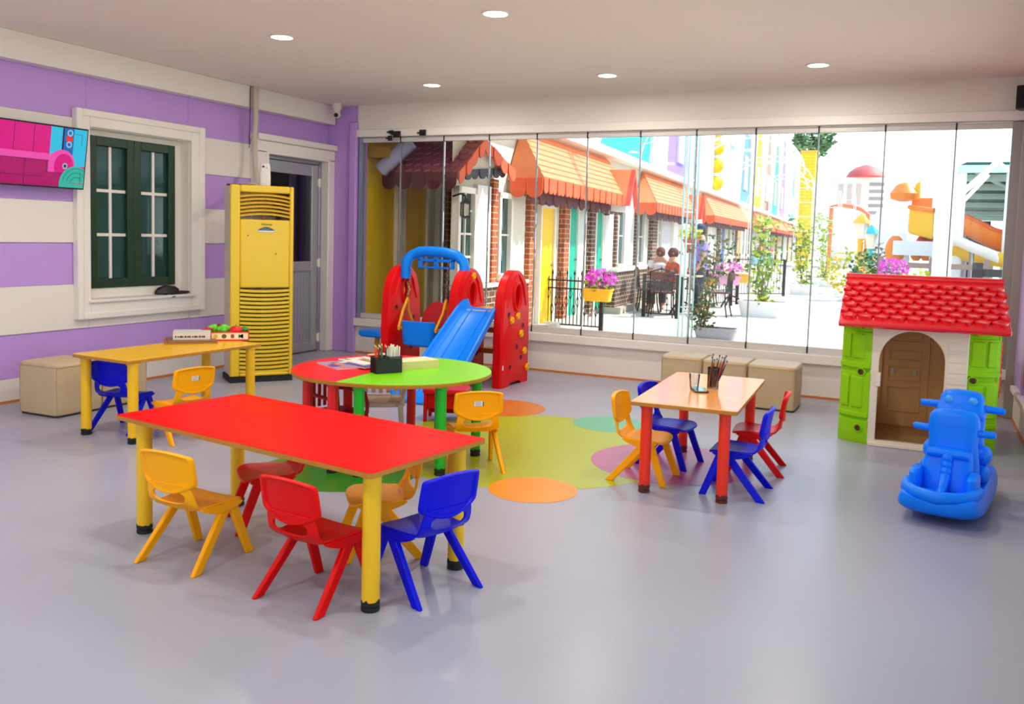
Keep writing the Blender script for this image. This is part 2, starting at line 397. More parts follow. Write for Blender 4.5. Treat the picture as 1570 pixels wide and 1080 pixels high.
def cdir(ax, ay, bx, by):  # rear left foot -> rear right foot
    return atan2(by - ay, bx - ax)
def from_rear(ax, ay, bx, by):
    r = cdir(ax, ay, bx, by); mx, my = (ax + bx) / 2, (ay + by) / 2
    return (mx - sin(r) * .159, my + cos(r) * .159, 0), r
y_proto = base_chair('yellow plastic chair pulled up at the left end of the long red table', YELP, (3.611, -5.605, 0), D(-.5))
l, r = from_rear(4.11, -5.801, 4.44, -5.839)
r_proto = base_chair('bright red plastic chair in front of the long red table', REDP, l, r)
l, r = from_rear(4.703, -5.598, 4.801, -5.299)
b_proto = base_chair('blue plastic chair at the right end of the red table', BLUEP, l, r)
ys_proto = base_chair('yellow chair with white sticker on its back, beside the round green and red table', YELP, (3.93, -3.72, 0), D(39), True)
dup(ys_proto, (1.944, -4.075, 0), D(76), 'yellow chair with white sticker under the yellow table', GRP)
_p = Zp(414, 722, .25); dup(r_proto, (_p.x, _p.y, 0), D(140), 'darkly shaded red plastic chair on the far side of the red table', GRP)
_p = Zp(583, 757, .25); dup(y_proto, (_p.x, _p.y, 0), D(132), 'yellow plastic chair on the far side of the red table, partly behind its front leg', GRP)
dup(b_proto, (1.43, -4.085, 0), D(10), 'blue plastic chair tucked under the left end of the yellow table', GRP)
l, r = (4.9, -3.388, 0), D(-3)
dup(y_proto, (4.9, -3.395, 0), D(-90), 'yellow plastic chair at the near left end of the beech table', GRP)
dup(b_proto, (4.935, -2.975, 0), D(-97), 'blue plastic chair on the left side of the beech table', GRP)
dup(b_proto, (5.44, -3.4, 0), D(91), 'blue plastic chair at the right side of the beech table, nearest the front', GRP)
dup(r_proto, (5.445, -2.832, 0), D(96), 'red plastic chair at the right side of the beech table, behind the blue one', GRP)
ss_ = thing('step_stool', 'low red step stool behind the legs of the green half table', 'stool', (3.12, -2.62, 0), D(20))
_s = PLASTIC('stool_red', '#c40810'); m = MB()
m.loft([[(x, y, z) for x, y in sup(24, .17 * k, .13 * k, 6)] for z, k in ((.215, 1.0), (.24, 1.0), (.248, .96), (.25, .6))]); m.build('tread', _s, ss_)
for sx in (-1, 1):
    o_ = [(-.12, 0), (-.12, .22), (.12, .22), (.12, 0), (.08, 0)] + [(.08 * cos(pi * i / 10), .12 * sin(pi * i / 10)) for i in range(1, 10)] + [(-.08, 0)]
    MB().prism(o_, lambda p, q, d: (sx * .14 + d, p, q), -.012, .012).build('side', _s, ss_, bevel=.004)
B(-.13, .13, .085, .105, .03, .215).build('back_panel', _s, ss_, bevel=.004); B(-.13, .13, -.105, -.085, .1, .215).build('front_panel', _s, ss_, bevel=.004)

# moulded armchairs under the round table
def monobloc(label, mat, loc, rz):
    t = thing('garden_chair', label, 'chair', loc, rz)
    s = MB(); base = sup(36, .165, .16, 4)
    sr = lambda k, z: [(x * k, y * k, z + (-.012 if y > .12 else 0)) for x, y in base]
    s.loft([sr(.5, .283), sr(.9, .287), sr(1, .287), sr(1, .262), sr(.95, .262), sr(.9, .277), sr(.5, .275)]); s.build('seat', mat, t)
    b = MB(); W = .165
    for sx in (-1, 1): b.tube([(sx * .15, -.15, .27), (sx * .165, -.18, .42), (sx * .15, -.2, .53), (sx * .09, -.205, .57)], .014, 8)
    b.tube([(-.1, -.205, .568), (0, -.212, .58), (.1, -.205, .568)], .016, 8)
    for k in range(5): b.box(-.13 + k * .056, -.13 + k * .056 + .03, -.212, -.2, .29, .565, mat=Matrix.Shear('XZ', 4, (0, 0)) if False else Matrix.Translation((0, .0, 0)))
    b.build('backrest', mat, t, bevel=.003, seg=1)
    for sx in (-1, 1):
        MB().tube([(sx * .175, -.18, .42), (sx * .19, -.05, .425), (sx * .185, .11, .41), (sx * .17, .15, .33), (sx * .168, .15, .26)], .015, 8).build('armrest', mat, t)
        for sy in (-1, 1):
            x, y = sx * .15, sy * .14
            MB().loft([[(x - .022, y - .022, .275), (x + .022, y - .022, .275), (x + .022, y + .022, .275), (x - .022, y + .022, .275)], [(x + sx * .02 - .013, y + sy * .02 - .013, 0), (x + sx * .02 + .013, y + sy * .02 - .013, 0), (x + sx * .02 + .013, y + sy * .02 + .013, 0), (x + sx * .02 - .013, y + sy * .02 + .013, 0)]]).build('leg', mat, t, bevel=.006)
    return t
monobloc('pale beige moulded plastic armchair pushed under the round table', P('beige_plastic', '#d8c4ae', .3, var=.03, spec=.6), (3.02, -3.36, 0), D(-147)).scale = (.92, .92, .93)
monobloc('dark red moulded plastic armchair behind the legs of the red half table', PLASTIC('crimson_plastic', '#b0081c'), (2.95, -3.74, 0), D(-100)).scale = (.84, .84, .84)

# ================================================================ TABLES
def table(name, label, cx, cy, rz, L, W, h, top, legm, inset, foot, group='low kindergarten tables', r=.031):
    t = thing(name, label, 'table', (cx, cy, 0), rz, group)
    m = MB()
    pts = []
    for (sx, sy, a0) in ((1, 1, 0), (-1, 1, pi / 2), (-1, -1, pi), (1, -1, 3 * pi / 2)):
        for k in range(4):
            a = a0 + pi / 2 * k / 3; pts.append((sx * (L / 2 - .018) + .018 * cos(a), sy * (W / 2 - .018) + .018 * sin(a)))
    rg = lambda z, k: [(x - math.copysign(k, x), y - math.copysign(k, y), z) for x, y in pts]
    n = len(pts)
    m.loft([rg(h - .022, .002), rg(h - .02, 0), rg(h - .002, 0)], 1, True, False)
    m.loft([rg(h - .002, 0), rg(h, .002)], 0, False, True)
    m.build('tabletop', [top, EDGE], t)
    for sx in (-1, 1):
        for sy in (-1, 1):
            leg(t, sx * (L / 2 - inset[0]), sy * (W / 2 - inset[1]), h - .021, legm, foot, r)
    return t
def leg(t, x, y, h, legm, foot, r=.031):
    lg = MB().lathe([(r, .035), (r, h - .02), (r + .006, h - .018), (r + .006, h)], (x, y, 0), 24).build('leg', legm, t)
    c = MB(); c.lathe([(r - .003, 0), (r + .001, .003), (r + .001, .014), (r - .004, .017), (r - .004, .021), (r + .0012, .024), (r + .0012, .036), (r - .002, .037)], (x, y, 0), 24)
    ring = []
    for i in range(24):
        a = 2 * pi * i / 24; ring.append((x + (r + .0009) * cos(a), y + (r + .0009) * sin(a), .036))
    rnd = random.Random(int(x * 977 + y * 331))
    c.loft([ring, [(px, py, .038 + .012 * rnd.random() ** 2) for px, py, pz in ring]], 0, False, False)
    c.build('foot_cap', foot, lg)
table('long_table', 'long low red topped table on yellow legs in the foreground', 3.905, -5.332, radians(-8), 1.537, .708, .548, TOPR, LEGY, (.078, .094), RUBBER, r=.034)
table('small_table', 'low beech topped table on orange red legs', 5.175, -3.15, atan2(-1.195, .06) + pi / 2 - pi / 2, 1.215, .575, .517, TOPO, LEGR, (.09, .075), P('brown_foot', '#5a2010', .6))
table('side_table', 'long low yellow table by the lilac wall', 1.605, -3.83, atan2(1.165, .053), 1.17, .545, .545, TOPY, LEGY, (.075, .045), RUBBER, r=.033)
def half_table(name, label, sx, a, b, top, legm, legs):
    t = thing(name, label, 'table', (3.315, -3.715, 0), radians(3.5), 'half round tables pushed together')
    n = 40; pts = [(sx * .0015, -b)] + [(sx * (.0015 + a * abs(cos(-pi / 2 + pi * i / n)) ** .9), b * sin(-pi / 2 + pi * i / n)) for i in range(1, n)] + [(sx * .0015, b)]
    m = MB(); h = .545
    rg = lambda z, k: [(x * (1 - k), y * (1 - k), z) for x, y in pts]
    m.loft([rg(h - .024, .002), rg(h - .022, 0), rg(h - .002, 0)], 1, True, False); m.loft([rg(h - .002, 0), rg(h, .003)], 0, False, True)
    m.build('tabletop', [top, EDGE], t)
    for x, y in legs: leg(t, x, y, h - .023, legm, RUBBER, .031)
half_table('half_round_table', 'green topped half round table, right half of the round pair', 1, .655, .585, TOPG, LEGG, [(.52, -.29), (.515, .22), (.12, -.53), (.145, .44)])
half_table('half_round_table', 'red topped half round table, left half of the round pair', -1, .58, .585, TOPCR, LEGR2 if 'LEGR2' in globals() else P('leg_crimson', '#e01010', .35, var=.05), [(-.055, -.53), (-.43, -.24), (-.1, .5), (-.43, .22)])

# things on the round table
TZ = .5455
def slab(name, label, cat, pts, z, th, mat, group=None, par=None):
    c = Vector((sum(p[0] for p in pts) / len(pts), sum(p[1] for p in pts) / len(pts), z))
    o = MB().prism([(p[0] - c.x, p[1] - c.y) for p in pts], lambda p, q, d: (p, q, d), 0, th).build(name, mat, par, c, bevel=.001, seg=1)
    if label: tag(o, label, cat, group)
    return o
def rect(cx, cy, a, b, rz): return [(cx + x * cos(rz) - y * sin(rz), cy + x * sin(rz) + y * cos(rz)) for x, y in ((-a/2, -b/2), (a/2, -b/2), (a/2, b/2), (-a/2, b/2))]
def magazine(label, cx, cy, rz, z, cols, a=.3, b=.21):
    t = thing('magazine', label, 'magazine', (cx, cy, z), rz, 'magazines on the round table')
    MB().box(-a/2, a/2, -b/2, b/2, 0, .006).build('pages', PAPER, t)
    m = MB().box(-a/2 - .002, a/2 + .002, -b/2 - .002, b/2 + .002, .006, .0068, 0)
    rnd = random.Random(int(cx * 1000))
    for k in range(7):
        x, y = rnd.uniform(-a/2, a/2 - .09), rnd.uniform(-b/2, b/2 - .07)
        m.box(x, x + rnd.uniform(.03, .09), y, y + rnd.uniform(.02, .07), .0068, .0072 + k * .0001, 1 + k % 2)
    m.build('cover', cols, t)
MAGC = [P('mag_lilac', '#a88cb0', .4), P('mag_orange', '#d8702c', .4), P('mag_purple', '#5a4088', .4), P('mag_white', '#ece6da', .4), P('mag_green', '#8aa06a', .4), P('mag_red', '#c85040', .4)]
magazine('lilac and orange magazine lying lowest on the red half table', 3.02, -3.79, D(-28), TZ, [MAGC[0], MAGC[1], MAGC[2]])
magazine('purple backed magazine lying in the middle of the pile on the red half table', 3.13, -3.72, D(-16), TZ + .0082, [MAGC[2], MAGC[3], MAGC[1]])
magazine('white printed magazine lying on top of the pile on the red half table', 3.1, -3.66, D(-22), TZ + .0164, [MAGC[3], MAGC[4], MAGC[5]])
bx = thing('paper_stack', 'stack of pale yellow paper on the green half table beside the pencil holder', 'paper', (3.42, -3.56, TZ), D(62))
pm = MB()
for k in range(12): pm.box(-.15 + random.uniform(-.004, .004), .12 + random.uniform(-.004, .004), -.09, .08, k * .004, k * .004 + .0036)
pm.build('sheets', P('pale_yellow_paper', '#dccb86', .7, var=.1), bx)
B(-.148, .118, -.088, .078, .048, .049).build('top_sheet', P('pale_paper', '#e4d8a8', .7), bx)
# pencil holder of black mesh: two joined cups
ph = thing('pencil_holder', 'black mesh pencil holder with two cups on the round table', 'pencil holder', (3.40, -3.86, TZ), D(58))
MESHM = P('black_mesh', '#0c0c0e', .5)
for cx, w in ((-.045, .042), (.04, .042)):
    m = MB()
    m.box(cx - w, cx + w, -w, w, 0, .003)
    for k in range(9):
        q = -w + 2 * w * k / 8
        for a, b, c, d in ((q, -w, q, -w), (q, w, q, w)): m.box(cx + a - .0012, cx + a + .0012, b - .0012, b + .0012, 0, .098)
        for e in (-w, w): m.box(cx + e - .0012, cx + e + .0012, q - .0012, q + .0012, 0, .098)
    for z in [.012 * j for j in range(1, 8)]:
        for e in (-w, w): m.box(cx - w, cx + w, e - .001, e + .001, z, z + .0025); m.box(cx + e - .001, cx + e + .001, -w, w, z, z + .0025)
    for e in (-w, w): m.box(cx - w - .002, cx + w + .002, e - .003, e + .003, .094, .1); m.box(cx + e - .003, cx + e + .003, -w, w, .094, .1)
    for e in (-w, w): m.box(cx - w, cx + w, e - .0006, e + .0006, .002, .09)
    m.build('cup', MESHM, ph)
def pencil(label, base, top, col, r=.0038, tipc='#e8c890', group='pencils in the mesh holder', cat='pencil'):
    b, tp = Vector(base), Vector(top); L = (tp - b).length; d = (tp - b).normalized()
    root = tag(MB().cyl((0, 0, 0), d * (L - .014), r, n=6).build('pencil', P('pencil_' + col[1:], col, .4), loc=b), label, cat, group)
    MB().tube([d * (L - .014), d * (L - .002), d * L], [r, r * .3, .0004], 6).build('tip', P('pencil_tip', tipc, .6), root)
HP = Matrix.Translation((3.40, -3.86, TZ)) @ Matrix.Rotation(D(58), 4, 'Z')
cols = [('#e03c14', 'orange red'), ('#e8641c', 'orange'), ('#d01818', 'red'), ('#202a80', 'navy blue'), ('#181818', 'black'), ('#2c7a3a', 'green'), ('#8a5a2c', 'brown'), ('#1c3a2a', 'dark green'), ('#b01848', 'crimson')]
for k, (c, nm) in enumerate(cols):
    x = -.075 + .0085 * k; b = HP @ Vector((x, random.uniform(-.02, .02), .004)); e = HP @ Vector((x + random.uniform(-.012, .008), random.uniform(-.03, .03), .158 + .024 * random.random()))
    pencil('%s pencil leaning in the left cup of the mesh holder' % nm, b, e, c)
for k in range(12):
    x = .012 + .028 * (k % 3); y = -.024 + .016 * (k // 3); b = HP @ Vector((x, y, .004)); e = HP @ Vector((x + random.uniform(-.01, .012), y + random.uniform(-.01, .01), .14 + .03 * random.random()))
    tag(MB().cyl((0, 0, 0), e - b, .0045, n=7).sphere(e - b, .0052, 6).build('white_crayon', P('crayon_white', '#e6e2d4', .5), loc=b), 'white crayon standing in the right cup of the mesh holder', 'crayon', 'white crayons in the mesh holder')

# things on the beech table
OZ = .5175
gl = thing('drinking_glass', 'small clear drinking glass on the beech table', 'glass', (5.13, -3.2, OZ + .012))
MB().lathe([(.024, 0), (.026, .003), (.033, .085), (.0315, .085), (.0245, .008), (.0, .007)], n=24, cap=False).build('vessel', glass('tumbler_glass', (.9, .93, .93, 1), 2.5), gl)
ph2 = thing('smartphone', 'dark smartphone lying under the drinking glass on the beech table', 'phone', (5.165, -3.215, OZ), D(25))
MB().prism(sup(32, .043, .083, 9), lambda p, q, d: (p, q, d), 0, .009).build('body', P('phone_black', '#1c1e24', .3), ph2, bevel=.003)
MB().prism(sup(32, .039, .078, 12), lambda p, q, d: (p, q, d), .009, .0095).build('screen', P('phone_glass', '#5c6c80', .06, var=.1, spec=.8), ph2)
gl.location.z = OZ + .0098
bc = thing('brush_cup', 'glass jar full of paint brushes on the beech table', 'jar', (5.215, -3.085, OZ))
MB().lathe([(.033, 0), (.034, .003), (.035, .125), (.032, .125), (.031, .006), (.0, .006)], n=20, cap=False).build('jar', glass('smoky_glass', (.72, .66, .62, 1), 2.0), bc)
MB().lathe([(.0355, .117), (.0362, .117), (.0362, .126), (.0355, .126), (.0355, .117)], n=20, cap=False).build('rim', P('dark_rim', '#3a2018', .4), bc)
hc = ['#3c1020', '#5a1424', '#8a2418', '#d09018', '#1a2a2c', '#b4551c', '#30141c', '#18181c', '#a02a1a']
nmz = ['maroon', 'wine red', 'brick red', 'yellow', 'dark teal', 'copper', 'dark plum', 'black', 'rust red']
for k in range(9):
    a = 2 * pi * k / 9; b = Vector((5.215 + .018 * cos(a), -3.085 + .018 * sin(a), OZ + .009))
    tp = Vector((5.215 + .045 * cos(a) + .03, -3.085 + .04 * sin(a) + .02, OZ + .17 + .04 * ((k * 37) % 10) / 10)); d = (tp - b); L = d.length; d.normalize()
    br = tag(MB().tube([(0, 0, 0), d * L * .55, d * (L * .86)], [.003, .0052, .003], 7).build('paint_brush', P('handle_' + hc[k][1:], hc[k], .4), loc=b), 'paint brush with %s handle in the glass jar' % nmz[k], 'paint brush', 'paint brushes in the jar')
    MB().tube([d * (L * .86), d * (L * .95)], .0034, 7).build('ferrule', STEEL, br)
    MB().tube([d * (L * .95), d * (L * .98), d * (L * 1.02)], [.0034, .0045, .001], 7).build('bristles', P('bristle_dark', '#2a2a30', .8), br)

# things on the yellow table
YZ = .5455
ydir = atan2(1.165, .053)
wd = P('puzzle_wood', '#a07038', .5, var=.2, scale=20)
pb = thing('wooden_board', 'brown wooden puzzle boards stacked under the white game box', 'puzzle board', (1.43, -3.5, YZ), D(50))
B(-.18, .18, -.15, .15, 0, .009).build('lower_board', wd, pb, bevel=.002); B(-.16, .18, -.14, .16, .0095, .019).build('upper_board', P('puzzle_wood_dark', '#8a5c30', .5, var=.2, scale=20), pb, bevel=.002)
gb = thing('game_box', 'white board game box with dark printed line on the yellow table', 'game box', (1.41, -3.46, YZ + .0195), D(44))
B(-.13, .13, -.11, .11, 0, .05).build('carton', P('carton_white', '#e2d8c8', .5), gb, bevel=.003)
pr = MB(); INK = P('print_ink', '#4a3020', .6)
for k in range(13): pr.box(-.115 + k * .0165, -.115 + k * .0165 + .010 + .003 * (k % 3), -.1108, -.11, .017 + .002 * (k % 2), .031 - .002 * (k % 2))
for k in range(8): pr.box(.13, .1308, -.085 + k * .02, -.085 + k * .02 + .012, .018, .032 - .003 * (k % 2))
pr.build('printed_line', INK, gb); B(-.131, .131, -.111, .111, .05, .054).build('lid', P('carton_grey', '#c8c8c0', .5), gb, bevel=.002)
vb = thing('toy_crate', 'open red and white toy box full of play vegetables on the yellow table', 'toy box', (1.535, -3.22, YZ), D(44))
vx, vy = .15, .12
m = MB(); m.box(-vx, vx, -vy, vy, 0, .004).box(-vx, vx, -vy, -vy + .004, .004, .07).box(-vx, vx, vy - .004, vy, .004, .07).box(-vx, -vx + .004, -vy, vy, .004, .07).box(vx - .004, vx, -vy, vy, .004, .07)
m.build('box', P('box_red', '#d8201a', .5), vb)
B(-vx + .03, vx - .008, -vy - .0012, -vy, .012, .06).build('front_print', P('box_cream', '#f0e2c0', .5), vb); B(vx, vx + .0012, -vy + .01, vy - .01, .01, .062).build('end_print', P('box_orange', '#e86a28', .5, var=.3, scale=40), vb)
ic = MB()
for k in range(4):
    x = -.09 + k * .06
    ic.prism([(x + .018 * cos(a) * (1 if k % 2 else .8), .036 + .017 * sin(a * (1 + (k == 3)))) for a in [2 * pi * i / 14 for i in range(14)]], lambda p, q, d: (p, d, q), -vy - .0022, -vy - .0012, k)
ic.build('printed_fruit', [P('ic_y', '#e0b828', .5), P('ic_b', '#7a4a20', .5), P('ic_r', '#9a4418', .5), P('ic_g', '#2a7a3a', .5)], vb)
VM = Matrix.Translation((1.535, -3.22, YZ)) @ Matrix.Rotation(D(44), 4, 'Z')
def veg(name, label, x, y, z, mb, mats, stem=None):
    o = tag(mb.build(name, mats, loc=VM @ Vector((x, y, z)), rz=D(44)), label, 'toy vegetable', 'play vegetables in the red toy box')
    if stem: stem.build('stalk', P('stalk_green', '#2c9a18', .5), o)
G1, G2 = P('veg_green', '#5cc81c', .4, bump=.4, scale=40), P('veg_dark_green', '#2a8a1e', .4, bump=.4, scale=40)
veg('toy_tomato', 'shiny red toy tomato heaped in the middle of the toy box', .055, -.045, .052, MB().sphere((0, 0, .02), .042, 14, sc=(1.15, 1, .85)), P('veg_red', '#e01414', .25), MB().cyl((0, 0, .05), (.004, 0, .066), .004))
def blobs(cs): 
    m = MB()
    for c, r in cs: m.sphere(c, r, 10)
    return m
veg('toy_lettuce', 'light green toy lettuce at the left end of the toy box', -.1, .03, .05, blobs([((0, 0, .03), .035), ((.03, .01, .028), .028), ((-.025, -.015, .03), .028), ((0, .03, .02), .03)]), G1)
veg('toy_broccoli', 'green toy broccoli beside the red tomato on its left', -.03, .0, .05, blobs([((0, 0, .035), .033), ((.028, .0, .03), .024), ((-.028, .0, .026), .026), ((0, -.03, .02), .026)]), G1, MB().cyl((0, 0, -.03), (0, 0, .02), .014))
veg('toy_pepper', 'green toy pepper at the right end of the toy box', .115, .02, .048, blobs([((0, 0, .02), .028), ((.015, .01, .018), .024)]), G2, MB().cyl((0, 0, .04), (.003, 0, .056), .004))
veg('toy_chilli', 'long crimson toy chilli poking over the left rim of the toy box', -.13, .0, .068, MB().tube([(-.075, -.02, .0), (-.03, -.01, .012), (.02, .0, .012)], [.003, .011, .012], 10), P('veg_crimson', '#b8123c', .3), MB().cyl((.02, 0, .012), (.04, .003, .02), .004))
veg('toy_radish', 'small dark red toy radish standing between the two green heads', -.065, .02, .085, MB().sphere((0, 0, .02), .013, 10, sc=(1, 1, 1.4)), P('veg_darkred', '#8a1420', .3), MB().cyl((0, 0, -.02), (0, 0, .005), .005))
veg('toy_carrot', 'orange brown toy carrot lying in front of the tomato', .0, -.07, .05, MB().tube([(-.05, 0, 0), (.03, .0, .008), (.05, 0, .01)], [.004, .014, .01], 10), P('veg_orange', '#c8541c', .4), MB().cyl((.05, 0, .01), (.07, .002, .016), .005))

# ================================================================ OTTOMANS
def ottoman(label, cx, cy, rz, w, d, h):
    t = thing('ottoman', label, 'ottoman', (cx, cy, 0), rz, 'beige cube ottomans')
    m = MB(); N = 48; e = 12
    def rr(k, z): return [(x * k, y * k, z) for x, y in sup(N, w / 2, d / 2, e)]
    m.loft([rr(.96, .012), rr(.995, .02), rr(1.0, .06), rr(1.012, h * .5), rr(1.0, h - .03), rr(.985, h - .008), rr(.95, h), rr(.5, h + .006)])
    m.build('cushion', OTTO, t)
    s = MB()
    for z in (h - .022,): s.tube([(x * 1.004, y * 1.004, z) for x, y in sup(N, w / 2, d / 2, e)], .003, 6, loop=True)
    for sx in (-1, 1):
        for sy in (-1, 1): s.tube([(sx * w / 2 * .95, sy * d / 2 * .95, .03), (sx * w / 2 * .958, sy * d / 2 * .958, h - .02)], .003, 6)
    s.build('piping', P('piping_beige', '#b49c74', .5), t)
    MB().prism(sup(N, w / 2 * .965, d / 2 * .965, e), lambda p, q, dd: (p, q, dd), 0, .014).build('base', P('ottoman_base', '#2a2420', .7), t)
ottoman('beige cube ottoman against the lilac wall, left of the yellow table', .585, -3.925, D(1), .4, .4, .385)
ottoman('beige cube ottoman behind the blue chair under the yellow table', .575, -3.5, D(-3), .4, .41, .385)
ottoman('beige cube ottoman under the folding glass, leftmost of the row of three', 4.42, -.56, D(1), .37, .37, .375)
ottoman('beige cube ottoman under the folding glass, middle of the row of three', 4.81, -.6, D(0), .385, .4, .375)
ottoman('beige cube ottoman under the folding glass, rightmost beside the playhouse', 5.21, -.63, D(0), .4, .43, .375)
# ================================================================ AIR CONDITIONER
ac = thing('air_conditioner', 'tall yellow floor standing air conditioner in the left corner', 'air conditioner', (.727, -2.342, 0), D(53))
AW, AD, AH = .56, .37, 1.78
B(0.012, AW - .012, .03, AD, .05, AH - .004).build('cabinet', ACS, ac, bevel=.01)
fp = MB(); LX, RX2 = .085, .525
# front panel with two openings
for (a, b, z0, z1) in ((0, LX, .055, AH), (RX2, AW, .055, AH), (LX, RX2, 1.715, AH), (LX, RX2, .86, 1.475), (LX, RX2, .055, .085)): fp.box(a, b, -.012, .05, z0, z1)
fp.build('front_panel', ACY, ac, bevel=.012)
B(LX - .01, RX2 + .01, .03, .045, 1.46, 1.73).build('outlet_recess', P('ac_dark', '#120c06', .6), ac)
lv = MB()
for k in range(6):
    z = 1.495 + k * .034; r0, r1 = [], []
    n = 14
    for i in range(n + 1):
        u = i / n; x = lerp(LX, RX2, u); dz = .022 * (1 - (2 * u - 1) ** 2)
        r0.append((x, z + dz))
    for i in range(n):
        (xa, za), (xb, zb) = r0[i], r0[i + 1]
        lv.add([(xa, -.006, za), (xb, -.006, zb), (xb, -.006, zb + .013), (xa, -.006, za + .013), (xa, .02, za + .008), (xb, .02, zb + .008), (xb, .02, zb + .024), (xa, .02, za + .024)], [(0, 1, 2, 3), (4, 7, 6, 5), (0, 4, 5, 1), (3, 2, 6, 7)])
lv.build('outlet_louvres', P('ac_louvre', '#d8a80c', .35), ac)
MB().sphere((.29, -.012, 1.487), .012, 10).cyl((.29, -.012, 1.487), (.286, -.012, 1.51), .005).build('louvre_knob', P('knob_red', '#b02818', .4), ac)
ig = MB(); ig.box(LX - .01, RX2 + .01, .03, .045, .08, .87, 0)
for k in range(21):
    z = .092 + k * .0367; n = 10
    for i in range(n):
        u0, u1 = i / n, (i + 1) / n; f = lambda u: -.010 * (1 - (2 * u - 1) ** 2) * 1.0
        d0, d1 = f(u0), f(u1); xa, xb = lerp(LX, RX2, u0), lerp(LX, RX2, u1)
        ig.add([(xa, -.006, z + d0), (xb, -.006, z + d1), (xb, -.006, z + d1 + .022), (xa, -.006, z + d0 + .022), (xa, .025, z + d0 + .004), (xb, .025, z + d1 + .004), (xb, .025, z + d1 + .024), (xa, .025, z + d0 + .024)], [(0, 1, 2, 3), (4, 7, 6, 5), (0, 4, 5, 1), (3, 2, 6, 7)], 1)
ig.build('intake_grille', [P('ac_dark', '#120c06', .6), ACY], ac)
dm = MB(); pts = [(.225 + .175 * i / 12, 1.372) for i in range(13)] + [(.4 - .175 * i / 12, 1.372 + .038 * sin(pi * i / 12)) for i in range(1, 12)]
dm.prism(pts, lambda p, q, d: (p, d, q), -.016, -.01); ds = dm.build('display', P('ac_display', '#10201c', .1, spec=.7), ac)
MB().prism([(.215, 1.372), (.3, 1.363), (.33, 1.363), (.41, 1.372), (.4, 1.377), (.225, 1.377)], lambda p, q, d: (p, d, q), -.018, -.01).build('display_trim', P('silver_trim', '#c8ccd0', .3, .6), ac)
B(.27, .345, -.0165, -.0158, 1.378, 1.398).build('lcd', P('lcd_grey', '#4a6a6c', .3), ds)
def lettering(name, txt, size, parent, loc, rot, mat, ext=.001):
    cu = bpy.data.curves.new(name, 'FONT'); cu.body = txt; cu.size = size; cu.extrude = ext; cu.align_x = 'CENTER'; cu.materials.append(mat)
    tmp = bpy.data.objects.new(name, cu); COL.objects.link(tmp); bpy.context.view_layer.update(); me = bpy.data.meshes.new_from_object(tmp.evaluated_get(bpy.context.evaluated_depsgraph_get())); bpy.data.objects.remove(tmp)
    o = bpy.data.objects.new(name, me); COL.objects.link(o); o.parent = parent; o.location = loc; o.rotation_euler = rot; return o
lettering('brand_lettering', 'Hisense', .03, ac, (.315, -.0135, 1.425), (pi / 2, 0, 0), P('letter_dark', '#3a3020', .4))
B(.0, AW, -.006, AD, 0, .05).build('plinth', RUBBER, ac)
for x, z in ((.15, 1.33), (.40, 1.17)): MB().cyl((x, -.014, z), (x, -.011, z), .006, n=10).build('screw', P('screw_dark', '#5a4418', .5, .5), ac)
B(-.0, .03, .1, .2, AH - .004, AH + .008).build('top_cover', RUBBER, ac)
B(.04, .25, .16, .28, AH - .004, AH + .012).build('top_cover', RUBBER, ac, bevel=.003)
hd = MB()
for z in (1.62, .17): hd.tube([(.012, .07, z), (.006, .06, z + .02), (.006, .06, z + .06), (.012, .07, z + .08)], .004, 6)
hd.build('side_clip', RUBBER, ac)
# air freshener standing on the unit
pf = Vector((.86, -1.98, AH - .003)); 
af = thing('air_freshener', 'white air freshener dispenser standing above the yellow air conditioner', 'air freshener', (.80, -1.98, AH), D(45))
m = MB(); rg = lambda k, kd, z: [(x * k, y * kd, z) for x, y in sup(24, .05, .04, 3.5)]
m.loft([rg(.9, .9, 0), rg(1, 1, .01), rg(1, 1, .08), rg(.95, .95, .15), rg(.9, .85, .19), rg(.75, .7, .208), rg(.4, .4, .213)]).build('body', P('dispenser_white', '#dcd6d0', .35), af)
B(-.026, -.006, -.041, -.034, .17, .186).build('sensor', DARK, af, bevel=.002)
MB().cyl((.012, -.04, .168), (.012, -.033, .168), .006, n=10).build('nozzle', P('nozzle_grey', '#8c8c90', .4), af)
# insulated pipe up the wall
pw = thing('pipe', 'wrapped beige refrigerant pipe rising from the air conditioner to the ceiling', 'pipe', (0, 0, 0))
pth = [Vector((.16, -1.39, CH - .001)), Vector((.16, -1.39, 2.5)), Vector((.14, -1.385, 2.3)), Vector((.17, -1.4, 2.0)), Vector((.3, -1.52, 1.84)), Vector((.46, -1.76, 1.8)), Vector((.55, -1.9, 1.795))]
m = MB(); full = []
for i in range(len(pth) - 1):
    for k in range(10): full.append(pth[i].lerp(pth[i + 1], k / 10))
full.append(pth[-1])
m.tube(full, [.027 + .0025 * (i % 2) for i in range(len(full))], 12).build('insulation', P('pipe_wrap', '#c8bcaa', .7, bump=.3, scale=30), pw)
MB().tube([(.128, -1.43, CH - .001), (.128, -1.435, 2.55), (.125, -1.44, 2.2)], .004, 6).build('cable', RUBBER, pw)
